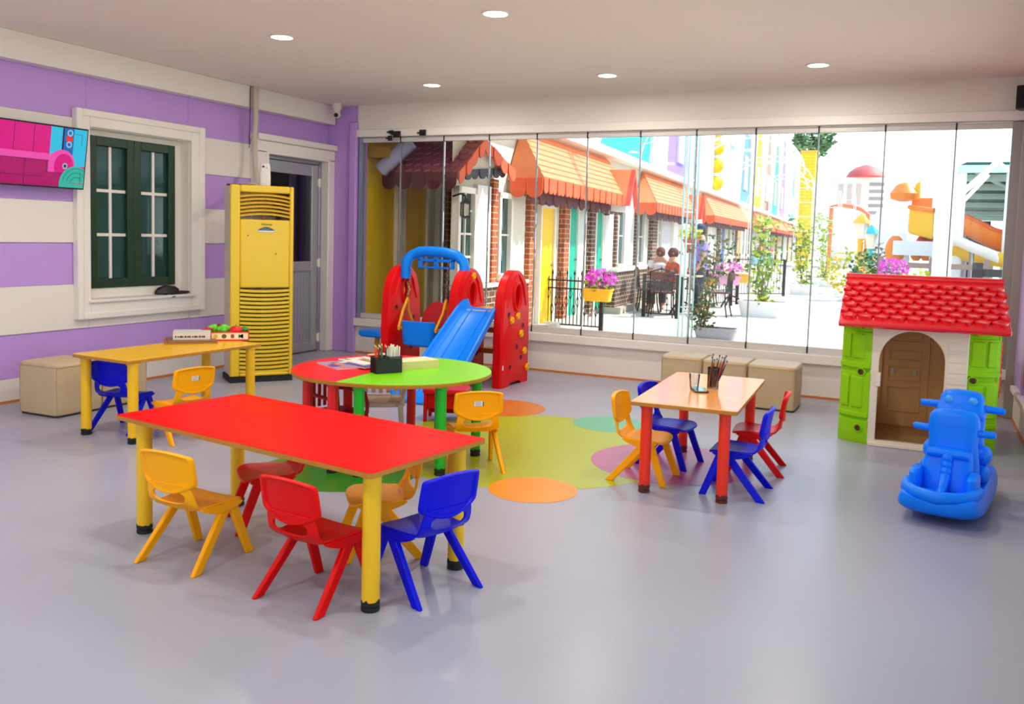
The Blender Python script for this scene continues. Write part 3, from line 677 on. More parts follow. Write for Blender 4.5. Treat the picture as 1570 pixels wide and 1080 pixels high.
# ================================================================ TELEVISION
tv = thing('television', 'wall mounted television showing a pink cartoon room, at the left edge', 'television', (.17, -3.79, 1.905), 0)
TW, TH = .86, .485
TM = Matrix.Rotation(D(8), 4, 'Y')
def tf(p, q, d): return TM @ Vector((d, p, q))
B(-.035, 0, -TW / 2, TW / 2, -TH / 2, TH / 2, mat=TM).build('housing', DARK, tv, bevel=.004)
B(-.06, -.035, -.2, .2, -.16, .12, mat=TM).build('back_cover', DARK, tv)
B(-.17, -.05, -.05, .05, -.12, .12).build('wall_bracket', DARK, tv)
def em(n, c, s=.9):
    return P('screen_' + n, '#000000', .15, var=0, emit=c, es=s)
S = [em('magenta', '#d4007c'), em('pink', '#e84aa8'), em('deep', '#a80060'), em('cyan', '#2ab8dc'), em('blue', '#1464b0'), em('teal', '#2ab09a'), em('line', '#3a0838'), em('red', '#e02828'), em('ring', '#8ab8c8'), em('tealline', '#0c5c54'), em('white', '#e8e8f0')]
sm = MB()
def R(x0, x1, z0, z1, m, d): sm.prism([(x0, z0), (x1, z0), (x1, z1), (x0, z1)], tf, 0, d, m)
def E2(cx, cz, rx, rz, m, d, a0=0, a1=2 * pi): sm.prism([(cx + rx * cos(a0 + (a1 - a0) * i / 28), cz + rz * sin(a0 + (a1 - a0) * i / 28)) for i in range(29 if a1 - a0 < 6 else 28)], tf, 0, d, m)
hw, hh = TW / 2 - .012, TH / 2 - .012
R(-hw, hw, -hh, hh, 0, .001)
R(-hw, .14, -hh, -.02, 2, .0012); R(-hw, .14, -.03, .02, 1, .0014)          # sofa seat and back edge
for x in (-.36, -.2, -.04): R(x, x + .004, .02, hh, 6, .0016)
for x in (-.3, -.1, .08): R(x, x + .004, -hh, -.03, 6, .0016)
R(-hw, .16, -.034, -.03, 6, .0017); R(-hw, .16, -.16, -.156, 6, .0017)
R(.1, hw, -.06, hh, 3, .0014); R(.2, .3, .0, hh, 4, .0016); R(.2, .215, 0, hh, 6, .0017)   # door and tower
R(.235, .29, .13, .17, 7, .002); E2(.265, .195, .026, .026, 8, .002); E2(.265, .195, .014, .014, 4, .0022); E2(.262, .105, .026, .026, 8, .002); E2(.262, .105, .014, .014, 4, .0022)
R(.31, .375, .19, .193, 6, .0017); R(.372, .375, .1, .193, 6, .0017)
E2(.21, -.05, .115, .11, 1, .0022, 0, pi); R(.095, .325, -.13, -.05, 1, .0022); E2(.23, -.07, .085, .1, 0, .0024); E2(.24, -.065, .022, .024, 8, .0026); E2(.24, -.065, .012, .013, 6, .0028)
R(.06, .34, -hh, -.12, 2, .0026); R(.06, .34, -.124, -.12, 6, .0027)
E2(.34, -.2, .14, .14, 5, .003, pi * .02, pi); R(.2, hw, -hh, -.2, 5, .003); 
for k in (0, 1, 2):
    r = .125 - .035 * k
    for i in range(14):
        a, b = pi * .15 + pi * .8 * i / 14, pi * .15 + pi * .8 * (i + 1) / 14
        sm.prism([(.35 + r * cos(a), -.2 + r * sin(a)), (.35 + r * cos(b), -.2 + r * sin(b)), (.35 + (r - .004) * cos(b), -.2 + (r - .004) * sin(b)), (.35 + (r - .004) * cos(a), -.2 + (r - .004) * sin(a))], tf, 0, .0033, 9)
R(.38, .383, -.2, -.1, 9, .0034); R(.35, .4, -.15, -.147, 9, .0034)
# keep everything inside the screen
lim = []
for v in sm.v:
    q = TM.inverted() @ Vector(v); q.y = max(-hw, min(hw, q.y)); q.z = max(-hh, min(hh, q.z)); lim.append(tuple(TM @ q))
sm.v = lim
sm.build('screen', S, tv, flat=True)
# ================================================================ SMALL WALL THINGS
sc = thing('security_camera', 'white dome security camera in the far left ceiling corner', 'security camera', (.27, -.2, CH))
MB().lathe([(.05, 0), (.055, -.012), (.05, -.05), (.03, -.1), (.026, -.105)], n=24).build('mount', P('camera_white', '#e2dccf', .4), sc)
sb = MB().sphere((.0, -.005, -.125), .04, 18).build('ball', P('camera_white', '#e2dccf', .4), sc)
MB().cyl((.012, -.036, -.132), (.016, -.05, -.136), .024, .022, 18).build('lens', DARK, sb)
sp = thing('speaker', 'small black loudspeaker in the upper right corner', 'speaker', (7.0, -.13, 2.62), D(-20))
B(-.09, .09, -.06, .06, -.095, .095).build('cabinet', DARK, sp, bevel=.008); B(-.08, .08, -.064, -.06, -.085, .085).build('grille', P('speaker_grille', '#06060a', .8, bump=.5, scale=120), sp)
B(-.03, .03, .06, .12, -.03, .03).build('bracket', P('bracket_white', '#cfc8bc', .5), sp)
for lab, u, v, w, h in (('tiny black latch block above the glass, upper left of the first pair', 600, 202.5, .05, .036), ('black latch block with a tail above the first glass joint', 608.5, 206, .085, .07), ('black latch block with side bolt above the second glass panel', 648, 203.5, .075, .062), ('small black catch hanging at the top of the first glass joint', 598, 212, .045, .055)):
    p = Yp(u, v, -.055)
    t = thing('window_latch', lab, 'latch', p, 0, 'black latches on the glass track')
    MB().box(-w / 2, w / 2, -.012, .014, -h / 2, h / 2).build('body', DARK, t, bevel=.003); MB().box(-w / 2 - .03, -w / 2, -.008, .008, -.008, .008).build('bolt', DARK, t, bevel=.002)
hdv = thing('handheld_device', 'small black handheld device with a wrist loop lying on the white window sill', 'device', (-.02, -2.345, .7625), D(68))
m = MB(); R_ = lambda x, w, z0, z1: [(x, -w, z0), (x, -w * .6, z1), (x, w * .6, z1), (x, w, z0)]
m.loft([R_(-.12, .022, 0, .03), R_(-.09, .04, 0, .06), R_(-.02, .045, 0, .085), R_(.06, .04, .0, .075), R_(.1, .03, 0, .05)]).build('body', DARK, hdv, bevel=.01)
m = MB(); m.loft([R_(.08, .03, 0, .035), R_(.16, .035, .005, .03), R_(.2, .02, .012, .026)]).build('handle', DARK, hdv, bevel=.006)
MB().tube([(-.07, -.03, .01), (-.05, -.075, .0), (.0, -.1, -.02), (.03, -.09, -.015), (.02, -.06, .005), (-.02, -.035, .01)], .006, 8).build('loop', RUBBER, hdv)

# ================================================================ SLIDE AND SWING SET
ps = thing('slide_set', 'plastic play set of three red panels with blue slide and toddler swing', 'playground slide', (2.36, -.92, 0))
def panel(x, hole=True, knobs=(), yk=1, name='side_panel', inner=None):
    W, H = .302, 1.075; n = 15
    out = [(-W, 0), (-W * .5, .0), (-W * .35, .03), (W * .35, .03), (W * .5, 0), (W, 0)]
    side = [(1.0, .18), (.985, .35), (1.02, .42), (1.0, .5), (.98, .62), (.95, .72)]
    out += [(W * k, z) for k, z in side]
    out += [(W * .95 * cos(a) ** .9, .72 + (H - .72) * sin(a)) for a in [pi / 2 * i / n for i in range(1, n)]]
    out += [(0, H)]
    out += [(-W * .95 * sin(a) ** .9, .72 + (H - .72) * cos(a)) for a in [pi / 2 * i / n for i in range(1, n)]]
    out += [(-W * k, z) for k, z in reversed(side)]
    hl = [(.062 * cos(a), .83 + .115 * sin(a)) for a in [2 * pi * i / 24 for i in range(24)]]
    m = MB()
    # body as two shells bridged at the outline, with an oval hole cut through
    import bmesh
    bm = bmesh.new()
    def loop(pts, d): 
        vs = [bm.verts.new((d, p, q)) for p, q in pts]
        return vs, [bm.edges.new((vs[i], vs[(i + 1) % len(vs)])) for i in range(len(vs))]
    sc2 = lambda pts, k: [(p * k, .5 + (q - .5) * (1 - (1 - k) * .55)) if q > .04 else (p * k, q) for p, q in pts]
    layers = {}
    for d, k in ((-.05, .93), (-.035, 1.0), (.035, 1.0), (.05, .93)): layers[d] = loop(sc2(out, k), d)
    ks = sorted(layers)
    for a, b in zip(ks[:-1], ks[1:]):
        va, vb2 = layers[a][0], layers[b][0]
        for i in range(len(va)): bm.faces.new((va[i], va[(i + 1) % len(va)], vb2[(i + 1) % len(va)], vb2[i]))
    hv = {d: loop(hl, d) for d in (-.05, .05)}
    for i in range(24): bm.faces.new((hv[-.05][0][i], hv[.05][0][i], hv[.05][0][(i + 1) % 24], hv[-.05][0][(i + 1) % 24]))
    for d in (-.05, .05): bmesh.ops.triangle_fill(bm, use_beauty=True, edges=layers[d][1] + hv[d][1])
    bmesh.ops.recalc_face_normals(bm, faces=bm.faces)
    me = bpy.data.meshes.new(name); bm.to_mesh(me); bm.free(); me.materials.append(PANEL_RED)
    me.polygons.foreach_set('use_smooth', [True] * len(me.polygons)); me.set_sharp_from_angle(angle=radians(35))
    o = bpy.data.objects.new(name, me); COL.objects.link(o); o.parent = ps; o.location = (x, 0, 0)
    # raised rim round the oval, spine and dimples
    r = MB(); r.tube([(.05, p * 1.18, .83 + (q - .83) * 1.12) for p, q in hl], .018, 8, loop=True); r.tube([(-.05, p * 1.18, .83 + (q - .83) * 1.12) for p, q in hl], .018, 8, loop=True)
    r.tube([(.0, .0, .715), (.0, -.01, .83), (0, 0, .945)], .012, 8)
    r.tube([(.048, -.2, .74), (.05, -.12, .94), (.05, -.03, 1.03)], [.01, .016, .01], 8); r.tube([(.048, .2, .74), (.05, .12, .94), (.05, .03, 1.03)], [.01, .016, .01], 8)
    r.build('moulded_rim', PANEL_RED, o)
    for (p, q) in ((-.17, .67), (.02, .36), (.12, .25), (-.12, .18), (.15, .55)):
        dmp = MB(); dmp.lathe([(.03, 0), (.024, .004), (.012, .0), (0.001, -.002)], (0, 0, 0), 12)
        k = len(dmp.v) - 48
        for j in range(k, len(dmp.v)): vx_, vy_, vz_ = dmp.v[j]; dmp.v[j] = (.05 + vz_, p + vx_, q + vy_)
        dmp.build('dimple', P('dimple_red', '#8a0408', .5), o)
    for (y, z) in knobs:
        kb = MB(); N = 30
        rg = lambda k, d: [(d, (y + .92) * 0 + y + .034 * k * (1 + .12 * cos(6 * a)) * cos(a), z + .034 * k * (1 + .12 * cos(6 * a)) * sin(a)) for a in [2 * pi * i / N for i in range(N)]]
        kb.loft([rg(1, .045), rg(1.0, .058), rg(.85, .068), rg(.5, .07), rg(.35, .064)]).build('climbing_knob', KNOB, o)
    return o
pr_ = panel(.48, knobs=[(.017, .649), (-.108, .615), (.1, .475), (.185, .304), (.256, .138)])
pm_ = panel(.0, knobs=[(.02, 1.0)])
pl_ = panel(-.74, knobs=[(.0, .33)])
o = B(.528, .5345, -.28, -.262, .17, .21).build('sticker', PAPER, ps); o['label'] = 'small white maker sticker'
MB().tube([(-.74 + .03, -.05, .74), (-.74 + .06, -.05, .83), (-.74 + .03, -.05, .93)], .012, 8).tube([(-.74 + .03, .05, .74), (-.74 + .06, .05, .83), (-.74 + .03, .05, .93)], .012, 8).build('hand_grip', KNOB, ps)
# platform and steps between right and middle panels
B(.04, .44, -.22, .25, .66, .70).build('platform', KNOB, ps, bevel=.01)
for y, z in ((.3, .48), (.33, .27), (.36, .06)): B(.04, .44, y - .13, y + .03, z - .03, z + .02).build('step', P('step_amber', '#d8882c', .45), ps, bevel=.01)
# slide
def trough(y, z, w=.2, ny=0):
    return [(.245 - w - .035, y, z + .075), (.245 - w - .01, y, z + .08), (.245 - w + .012, y, z + .02), (.245 - w + .04, y, z), (.245 + w - .04, y, z), (.245 + w - .012, y, z + .02), (.245 + w + .01, y, z + .08), (.245 + w + .035, y, z + .075), (.245 + w + .02, y, z - .02), (.245 - w - .02, y, z - .02)]
m = MB(); pth = [(-.1, .715, .165), (-.2, .705, .165), (-.28, .66, .17), (-.45, .535, .18), (-.9, .205, .2), (-1.12, .07, .2), (-1.26, .03, .2), (-1.33, .022, .2)]
m.loft([trough(y, z, w) for y, z, w in pth]).build('slide_chute', SLIDEB, ps, bevel=.006)
m = MB()
for sx in (-.08, .08): m.tube([(.245 + sx, y, z + .003) for y, z, w in pth[1:]], .006, 6)
m.build('chute_ridge', SLIDEB, ps)
# arch and swing between middle and left panels
ar = [(-.655, 0, .95), (-.655, 0, 1.06), (-.645, 0, 1.12), (-.61, 0, 1.175), (-.52, 0, 1.215), (-.4, 0, 1.22), (-.24, 0, 1.215), (-.11, 0, 1.19), (-.03, 0, 1.13), (0, 0, 1.06), (0, 0, .98)]
MB().tube([(x, -.065 if abs(x + .33) > .31 else -.03, z) for x, y, z in ar], .05, 14).build('swing_arch', SLIDEB, ps)
m = MB(); m.box(-.53, -.13, -.05, -.015, 1.055, 1.075).box(-.53, -.13, -.05, -.015, 1.12, 1.15)
for x in (-.53, -.35, -.165): m.box(x, x + .035, -.05, -.015, 1.06, 1.16)
m.build('arch_brace', SLIDEB, ps, bevel=.008)
sw = MB()
SY = -.13
for sx in (-1, 1):
    x = -.395 + sx * .205; pt = [Vector((x, -.04, 1.13)), Vector((x + sx * .01, SY + .04, .75))]
    ch = MB()
    for k in range(12):
        p = pt[0].lerp(pt[1], (k + .5) / 12); ax = (1, 0, 0) if k % 2 else (0, 1, 0)
        ch.tube(arc(p, .013, 0, 2 * pi, 8, ax, (0, 0, 1))[:-1], .0035, 5, loop=True)
    ch.build('chain', P('chain_grey', '#9a9488', .4, .8), ps)
    MB().tube([(x + sx * .01, SY + .04, .76), (x + sx * .02, SY + .07, .64), (x + sx * .0, SY + .13, .5)], .014, 8).tube([(x + sx * .01, SY + .04, .76), (x + sx * .02, SY - .03, .64), (x + sx * .0, SY - .13, .48)], .014, 8).tube([(x, SY + .13, .5), (x, SY - .13, .47)], .014, 8).build('swing_strap', P('swing_yellow', '#eba408', .4), ps)
st = MB(); rgs = lambda k, z, dy=0: [(-.395 + x * k, SY + dy + y * k, z + (.09 * (y < -.1) if z > .36 else 0)) for x, y in sup(28, .19, .16, 4)]
st.loft([rgs(.75, .31), rgs(.95, .33), rgs(1, .37), rgs(1.02, .46), rgs(.96, .465), rgs(.88, .39), rgs(.6, .36)]); st.build('swing_seat', SLIDEB, ps)
bp = [(.17 * cos(a) * (1 + .06 * cos(3 * a)), .50 + .2 * sin(a) + .03 * abs(sin(a)) ) for a in [2 * pi * i / 30 for i in range(30)]]
MB().prism(bp, lambda p, q, d: (-.34 + p, SY + .1 + d + (q - .4) * .25, q), -.02, .02).build('swing_back', P('swing_red', '#c40810', .4), ps, bevel=.012)
# blue stool on a yellow post beside the set
sl = thing('toddler_stool', 'blue rounded stool on a yellow post left of the red slide panels', 'stool', (1.09, -.55, 0))
m = MB(); rg = lambda k, z: [(x * k, y * k, z) for x, y in sup(32, .19, .15, 3)]
m.loft([rg(.9, .29), rg(1, .305), rg(1, .34), rg(.95, .355), rg(.4, .36)]).build('seat', SLIDEB, sl)
MB().lathe([(.03, .03), (.028, .1), (.028, .29)], n=16).build('post', P('post_amber', '#c89010', .4), sl)
MB().lathe([(.12, 0), (.12, .015), (.05, .03), (.03, .035)], n=24).build('base', P('post_amber', '#c89010', .4), sl)

# ================================================================ PLAYHOUSE
hs = thing('playhouse', 'plastic playhouse with red tiled roof and green corner walls', 'playhouse', (6.31, -1.27, 0), D(2))
HW, HF, HB = .49, -.42, .36     # half width, front y, back y
WH = .87
cr = MB()
# cream front wall with an arched doorway
dx0, dx1 = -.255, .16; dc, dr = (dx0 + dx1) / 2, (dx1 - dx0) / 2
topz = .6
arcp = [(dc + dr * cos(a), topz + dr * 1.05 * sin(a)) for a in [pi * i / 20 for i in range(21)]]
outer = [(-.31, 0), (-.31, WH), (.3, WH), (.3, 0)]
pts = [(dx1, .035)] + arcp + [(dx0, .035)]
import bmesh
bm = bmesh.new()
def addring(ptsl, d): return [bm.verts.new((p, HF + d, q)) for p, q in ptsl]
Lp = [(-.31, 0), (-.31, WH), (dc, WH)]
for d in (-.03, .03):
    v = addring([(.3, .0), (.3, WH), (-.31, WH), (-.31, 0)], d); w = addring(pts, d)
    e = [bm.edges.new((v[i], v[(i + 1) % 4])) for i in range(4)] + [bm.edges.new((w[i], w[(i + 1) % len(w)])) for i in range(len(w))]
    bmesh.ops.triangle_fill(bm, use_beauty=True, edges=e)
    if d < 0: v0, w0 = v, w
    else:
        for a, b in ((v0, v), (w0, w)):
            for i in range(len(a)): bm.faces.new((a[i], a[(i + 1) % len(a)], b[(i + 1) % len(a)], b[i]))
bmesh.ops.recalc_face_normals(bm, faces=bm.faces)
me = bpy.data.meshes.new('front_wall'); bm.to_mesh(me); bm.free(); me.materials.append(HCREAM)
fw = bpy.data.objects.new('front_wall', me); COL.objects.link(fw); fw.parent = hs
bv = fw.modifiers.new('b', 'BEVEL'); bv.width = .008; bv.segments = 2; bv.limit_method = 'ANGLE'
m = MB()
for k in range(9):
    z = .1 + k * .075; m.box(.175, .29, HF - .034, HF - .028, z, z + .06)
m.build('brick_relief', HCREAM, fw, bevel=.004)
B(-.3, .29, HF - .07, HF + .02, 0, .03).build('threshold', HCREAM, hs, bevel=.006)
B(dx0 - .02, dx0 + .015, HF - .045, HF - .03, .42, .52).build('latch_plate', HCREAM, hs, bevel=.004)
# green corner walls, bowed round each front corner
def gwall(sx):
    if sx < 0: P0, P1, nm = Vector((-.31, -.455, 0)), Vector((-.505, -.335, 0)), 1
    else: P0, P1 = Vector((.27, -.435, 0)), Vector((.495, -.375, 0))
    L = (P1 - P0).length; e = (P1 - P0) / L; n = Vector((e.y, -e.x, 0)); 
    if n.y > 0: n = -n
    W3 = lambda s, d, z: P0 + e * (s * L) + n * (d + .02 * sin(pi * s)) + Vector((0, 0, z))
    m = MB(); N = 8
    ring = lambda z, inx: [W3(i / N, -.001 - inx, z) for i in range(N + 1)] + [W3(i / N, -.05, z) for i in reversed(range(N + 1))]
    prof = [(0, .006), (.02, 0), (.16, 0), (.17, .012), (.185, .012), (.19, -.01), (.215, -.01), (.22, .0), (.5, 0), (.51, .012), (.535, .012), (.54, -.012), (.57, -.012), (.575, 0), (.79, 0), (.795, .01), (.81, .01), (.815, -.008), (.84, -.008), (.845, 0), (.9, 0)]
    m.loft([ring(z, d) for z, d in prof]); w = m.build('corner_wall', HGREEN, hs, ang=30)
    for (s0, s1, z0, z1) in ((.18, .55, .25, .48), (.62, .92, .25, .48), (.18, .55, .6, .78), (.62, .92, .6, .78)):
        a = [(s0, z0), (s1, z0), (s1, z1), (s0, z1)]
        m = MB(); m.loft([[W3(s, -.002, z) for s, z in a], [W3(lerp((s0 + s1) / 2, s, .86), .012, lerp((z0 + z1) / 2, z, .92)) for s, z in a]])
        m.build('raised_panel', HGREEN, w, bevel=.004)
    for z in (.10, .50, .83):
        s = .26; c = W3(s, .004, z + .01)
        MB().cyl(c + n * .006, c + n * .008, .019, n=16).build('screw_recess', P('recess_dark', '#4a1c0c', .7), w)
        MB().tube([W3(s + .12 * cos(a) * (1 if True else 1), .004, z + .01 + .026 * sin(a)) for a in [2 * pi * i / 16 for i in range(16)]], .006, 6, loop=True).build('recess_ring', HGREEN, w)
    # return along the side of the house
    MB().box(-.03 if sx < 0 else -.03, .03, 0, .3, 0, .88, mat=Matrix.Translation((P1.x - sx * .03, P1.y, 0))).build('side_return', HGREEN, hs, bevel=.01)
gwall(-1); gwall(1)
# side walls with red shutter and openings added to let light in, tan back wall with moulded door
for sx in (-1, 1):
    m = MB()
    for (ya, yb_, za, zb) in ((-.3, -.13, 0, .86), (.27, HB, 0, .86), (-.13, .27, 0, .38), (-.13, .27, .76, .86)): m.box(sx * .44 - .02, sx * .44 + .02, ya, yb_, za, zb)
    m.build('side_wall', HTAN, hs)
    MB().prism([(-.42, .84), (.38, .84), (.08, 1.15), (-.02, 1.15)], lambda p, q, d: (sx * .44 + d, p, q), -.02, .02).build('gable', HCREAM, hs)
sh = B(.5, .53, -.12, .3, .36, .76).build('shutter', P('shutter_red', '#d80c14', .4), hs, bevel=.01)
m = MB()
for k in range(8): m.box(.53, .537, -.09, .27, .39 + k * .045, .42 + k * .045)
m.build('slats', P('shutter_red', '#d80c14', .4), sh)
B(.46, .5, .0, .2, .5, .6).build('shutter_hinge', P('shutter_red', '#d80c14', .4), hs)
bwm = B(-.46, .46, HB - .02, HB + .02, 0, .87).build('back_wall', HTAN, hs)
m = MB()
for (x0_, x1_, z0, z1) in ((-.2, .04, .12, .32), (-.2, .04, .36, .48), (-.2, .04, .52, .6), (-.2, .04, .66, .76)):
    for a in ((x0_, x1_, z0, z0 + .012), (x0_, x1_, z1 - .012, z1), (x0_, x0_ + .012, z0, z1), (x1_ - .012, x1_, z0, z1)): m.box(a[0], a[1], HB - .03, HB - .02, a[2], a[3])
for x_ in (-.25, .08): m.box(x_, x_ + .014, HB - .032, HB - .02, .02, .86)
m.box(.1, .4, HB - .028, HB - .02, .4, .412); m.box(.1, .112, HB - .028, HB - .02, .4, .8)
m.tube([(.24 + .08 * cos(a), HB - .022, .55 + .1 * sin(a)) for a in [2 * pi * i / 20 for i in range(20)]], .006, 6, loop=True)
m.build('moulded_door', HTAN, bwm, bevel=.003)
for x_ in (-.16, .0): B(x_ - .012, x_ + .012, HB - .034, HB - .02, .41, .45).build('clip', P('clip_white', '#d8d8c8', .4), bwm, bevel=.003)
B(-.44, .44, HF + .03, HB - .02, .0, .012).build('house_floor', P('house_floor_tan', '#b09060', .5), hs)
# roof of rounded tiles
rf = empty('roof', (0, 0, 0)); rf.parent = hs
ry0, rz0, ry1, rz1 = -.56, .87, -.02, 1.165
def slope(sgn):
    e = Vector((0, sgn * (ry1 - ry0), rz1 - rz0)); L = e.length; e.normalize(); nrm = Vector((0, -sgn * e.z * 1, abs(e.y)));
    nrm = Vector((0, -e.z * sgn * sgn if False else (-abs(e.z) if sgn > 0 else abs(e.z)), abs(e.y)))
    O = Vector((0, ry0 if sgn > 0 else -ry0 - .04, rz0))
    return O, e, nrm, L
for sgn in (1, -1):
    O, e, nrm, L = slope(sgn)
    T = lambda s, t, d: O + Vector((s, 0, 0)) + e * t + nrm * d
    W_ = .53
    m = MB(); pts = [(-W_, 0), (W_, 0), (W_ - .012, L), (-W_ + .012, L)]
    m.prism(pts, lambda p, q, d: T(p, q, d), -.03, .0); m.tube([T(-W_, .0, -.015), T(W_, 0, -.015)], .024, 10)
    sl_ = m.build('roof_slope', HRED, rf, bevel=.008)
    m = MB(); rows, cols_ = 7, 10
    for r_ in range(rows):
        t0 = L * (.13 + .118 * r_)
        nn = cols_ + (r_ % 2)
        for c_ in range(nn):
            cx_ = (-W_ + .012) + (2 * W_ - .024) * ((c_ + .5) / cols_ if r_ % 2 == 0 else c_ / cols_)
            hw_ = W_ / cols_ * .98; N = 14
            def tl(k, d0, d1):
                out = []
                for i in range(N):
                    a = 2 * pi * i / N; x = cx_ + hw_ * k * cos(a); y = .038 * k * sin(a) * (1.15 if sin(a) < 0 else .9)
                    x = max(-W_ + .004, min(W_ - .004, x)); out.append(T(x, t0 + y, lerp(d0, d1, (1 - sin(a)) / 2)))
                return out
            m.loft([tl(1, .0, .0), tl(1, .003, .02), tl(.95, .005, .027), tl(.86, .004, .026)])
    m.build('tiles', HRED, sl_)
MB().tube([(-.52, -.02, 1.168), (.52, -.02, 1.168)], .024, 12).build('ridge', HRED, rf)
for x_ in (-.42, .44): B(x_, x_ + .03, ry0 + .06, ry0 + .075, rz0 + .02, rz0 + .04).build('roof_peg', HRED, rf)

# ================================================================ ROCKER
rk = thing('rocker', 'blue plastic animal rocker with two seats and handles by the playhouse', 'rocking toy', (6.53, -3.06, 0), D(-10))
def hull(y, w, z0, z1, f=1.0):
    return [(-w * .8, y, z0), (-w, y, z0 + .04), (-w * 1.0, y, (z0 + z1) / 2), (-w * .96, y, z1), (-w * .8, y, z1 + .012), (-w * .74 * f, y, z1 - .01), (w * .74 * f, y, z1 - .01), (w * .8, y, z1 + .012), (w * .96, y, z1), (w, y, (z0 + z1) / 2), (w, y, z0 + .04), (w * .8, y, z0)]
m = MB(); m.loft([hull(-.50, .10, .10, .13), hull(-.49, .16, .075, .15), hull(-.45, .19, .05, .155), hull(-.3, .2, .015, .15), hull(0, .195, 0, .14), hull(.3, .19, .015, .15), hull(.45, .17, .05, .16), hull(.5, .1, .1, .14)]).build('rocker_base', ROCKB, rk, sub=2, ang=180)
def blk(y0, y1, w0, w1, z0, z1, name, e=4, m2=None):
    mm = MB(); rg = lambda y, k, kz: [(x * k, y, (z0 + z1) / 2 + z * kz) for x, z in sup(28, w0, (z1 - z0) / 2, e)]
    mm.loft([rg(y0, .86, .9), rg(y0 + .012, .97, .98), rg((y0 + y1) / 2, 1, 1), rg(y1 - .012, .97, .98), rg(y1, .86, .9)]).build(name, ROCKB, rk); return mm
def body(rings, name, n=26, e=3):
    mm = MB(); mm.loft([[(x, yc + y, z) for x, y in sup(n, w, d, e)] for z, yc, w, d in rings]); return mm.build(name, ROCKB, rk, ang=60)
# near seat tub: front lip, two side wings, central ridge and foot bar
m = MB(); m.tube([(-.165, -.30, .17), (-.15, -.4, .165), (-.1, -.46, .16), (0, -.485, .155), (.1, -.46, .16), (.15, -.4, .165), (.165, -.30, .17)], .032, 12).build('front_lip', ROCKB, rk)
for sx in (-1, 1):
    mm = MB(); mm.loft([[(sx * (.135 + x), -.27 + y, z) for x, y in sup(16, .028 * k, .1 * k, 3)] for z, k in ((.11, 1), (.2, 1), (.235, .95), (.25, .7))]); mm.build('side_wing', ROCKB, rk)
body([(.1, -.2, .13, .05), (.2, -.19, .125, .045), (.30, -.16, .115, .04), (.335, -.15, .105, .035), (.345, -.15, .06, .02)], 'seat_back')
m = MB(); m.tube([(-.1, -.2, .325), (.1, -.2, .325)], .022, 10).build('foot_bar', ROCKB, rk)
m = MB(); m.tube([(0, -.43, .14), (0, -.3, .16), (0, -.235, .22), (0, -.205, .32)], [.02, .024, .026, .022], 10)
for k in range(4): m.sphere((0, -.21 - .01 * (3 - k), .2 + k * .035), .03, 10)
m.build('centre_ridge', ROCKB, rk)
t1 = body([(.1, -.02, .14, .1), (.2, -.04, .135, .1), (.3, -.05, .125, .075), (.36, -.055, .118, .06), (.46, -.06, .125, .052), (.505, -.06, .12, .05), (.53, -.06, .1, .04), (.54, -.06, .05, .02)], 'torso', e=3.2)
for sx in (-1, 1):
    MB().tube([(sx * .1, -.06, .425), (sx * .19, -.065, .428), (sx * .2, -.066, .428)], [.02, .019, .013], 12).build('handle', ROCKB, rk)
    for (z, y, r) in ((.3, .06, .055), (.22, .12, .06), (.2, .02, .05)): pass
for sx in (-1, 1):
    m = MB(); m.sphere((sx * .13, .1, .28), .055, 14, sc=(.8, 1.3, 1)).sphere((sx * .14, .04, .19), .05, 14, sc=(.7, 1.2, 1)); m.build('arm', ROCKB, rk)
body([(.1, .2, .13, .13), (.25, .2, .125, .1), (.35, .19, .115, .07), (.44, .18, .118, .06), (.475, .175, .12, .058)], 'neck', e=3)
hdm = body([(.462, .165, .115, .06), (.478, .15, .122, .075), (.5, .148, .124, .078), (.525, .155, .118, .07), (.54, .165, .112, .062), (.58, .17, .108, .055), (.605, .17, .09, .045), (.615, .17, .05, .025)], 'head', e=3.6)
for sx in (-1, 1):
    ey = MB(); ey.sphere((sx * .06, .112, .565), .022, 12, sc=(1, .5, 1.1)); ey.build('eye', P('eye_light_blue', '#3aa4f4', .3), hdm)
    MB().tube([(sx * .1, .165, .525), (sx * .2, .165, .522), (sx * .212, .165, .522)], [.021, .02, .014], 12).build('handle', ROCKB, rk)
body([(.1, .36, .12, .06), (.2, .37, .11, .05), (.28, .38, .1, .035), (.3, .38, .06, .02)], 'seat_back', e=3)
# ================================================================ OUTSIDE
PAVE = P('pale_paving', '#d8cfc0', .8, var=.06, scale=2)
struct(B(-30, 60, -40, 140, -.12, -.07).build('ground', PAVE), 'pale sunlit paving outside')
struct(B(-3, 40, .22, 110, -.07, 0).build('street', PAVE), 'pale sunlit street between the houses and the playground')
FO = Vector((1.38, 0, 0)); FD = Vector((-.0797, .9968, 0)); FN = Vector((.9968, .0797, 0)); FR = atan2(FD.y, FD.x)
def FW(t, n, z): return FO + FD * t + FN * n + Vector((0, 0, z))
def Ft(u, v=400, n=0):
    d = ray(u, v); q = (FO + FN * n - CAM).dot(FN) / d.dot(FN); p = CAM + d * q - FO
    return p.dot(FD), p.z
OUTW = P('facade_cream', '#d8d2bc', .7, var=.04, scale=2); OUTT = P('facade_trim', '#ece6da', .6); GABW = P('gable_white', '#f0eeea', .6)
BR1 = brick('brick_orange', '#b05a28', '#9a4a20', '#c8b49a', 5.5); BR2 = brick('brick_brown', '#6a4630', '#553826', '#c4b8a4', 5.5); BR3 = brick('brick_yellow', '#f6dc48', '#eccc30', '#d8b020', 2.5)
DRY = P('door_yellow', '#f8ca08', .5, var=.05); DRT = P('door_teal', '#0fae8e', .5, var=.05); DRB = P('door_blue', '#2a4a9a', .5); DRO = P('door_orange', '#e08424', .5)
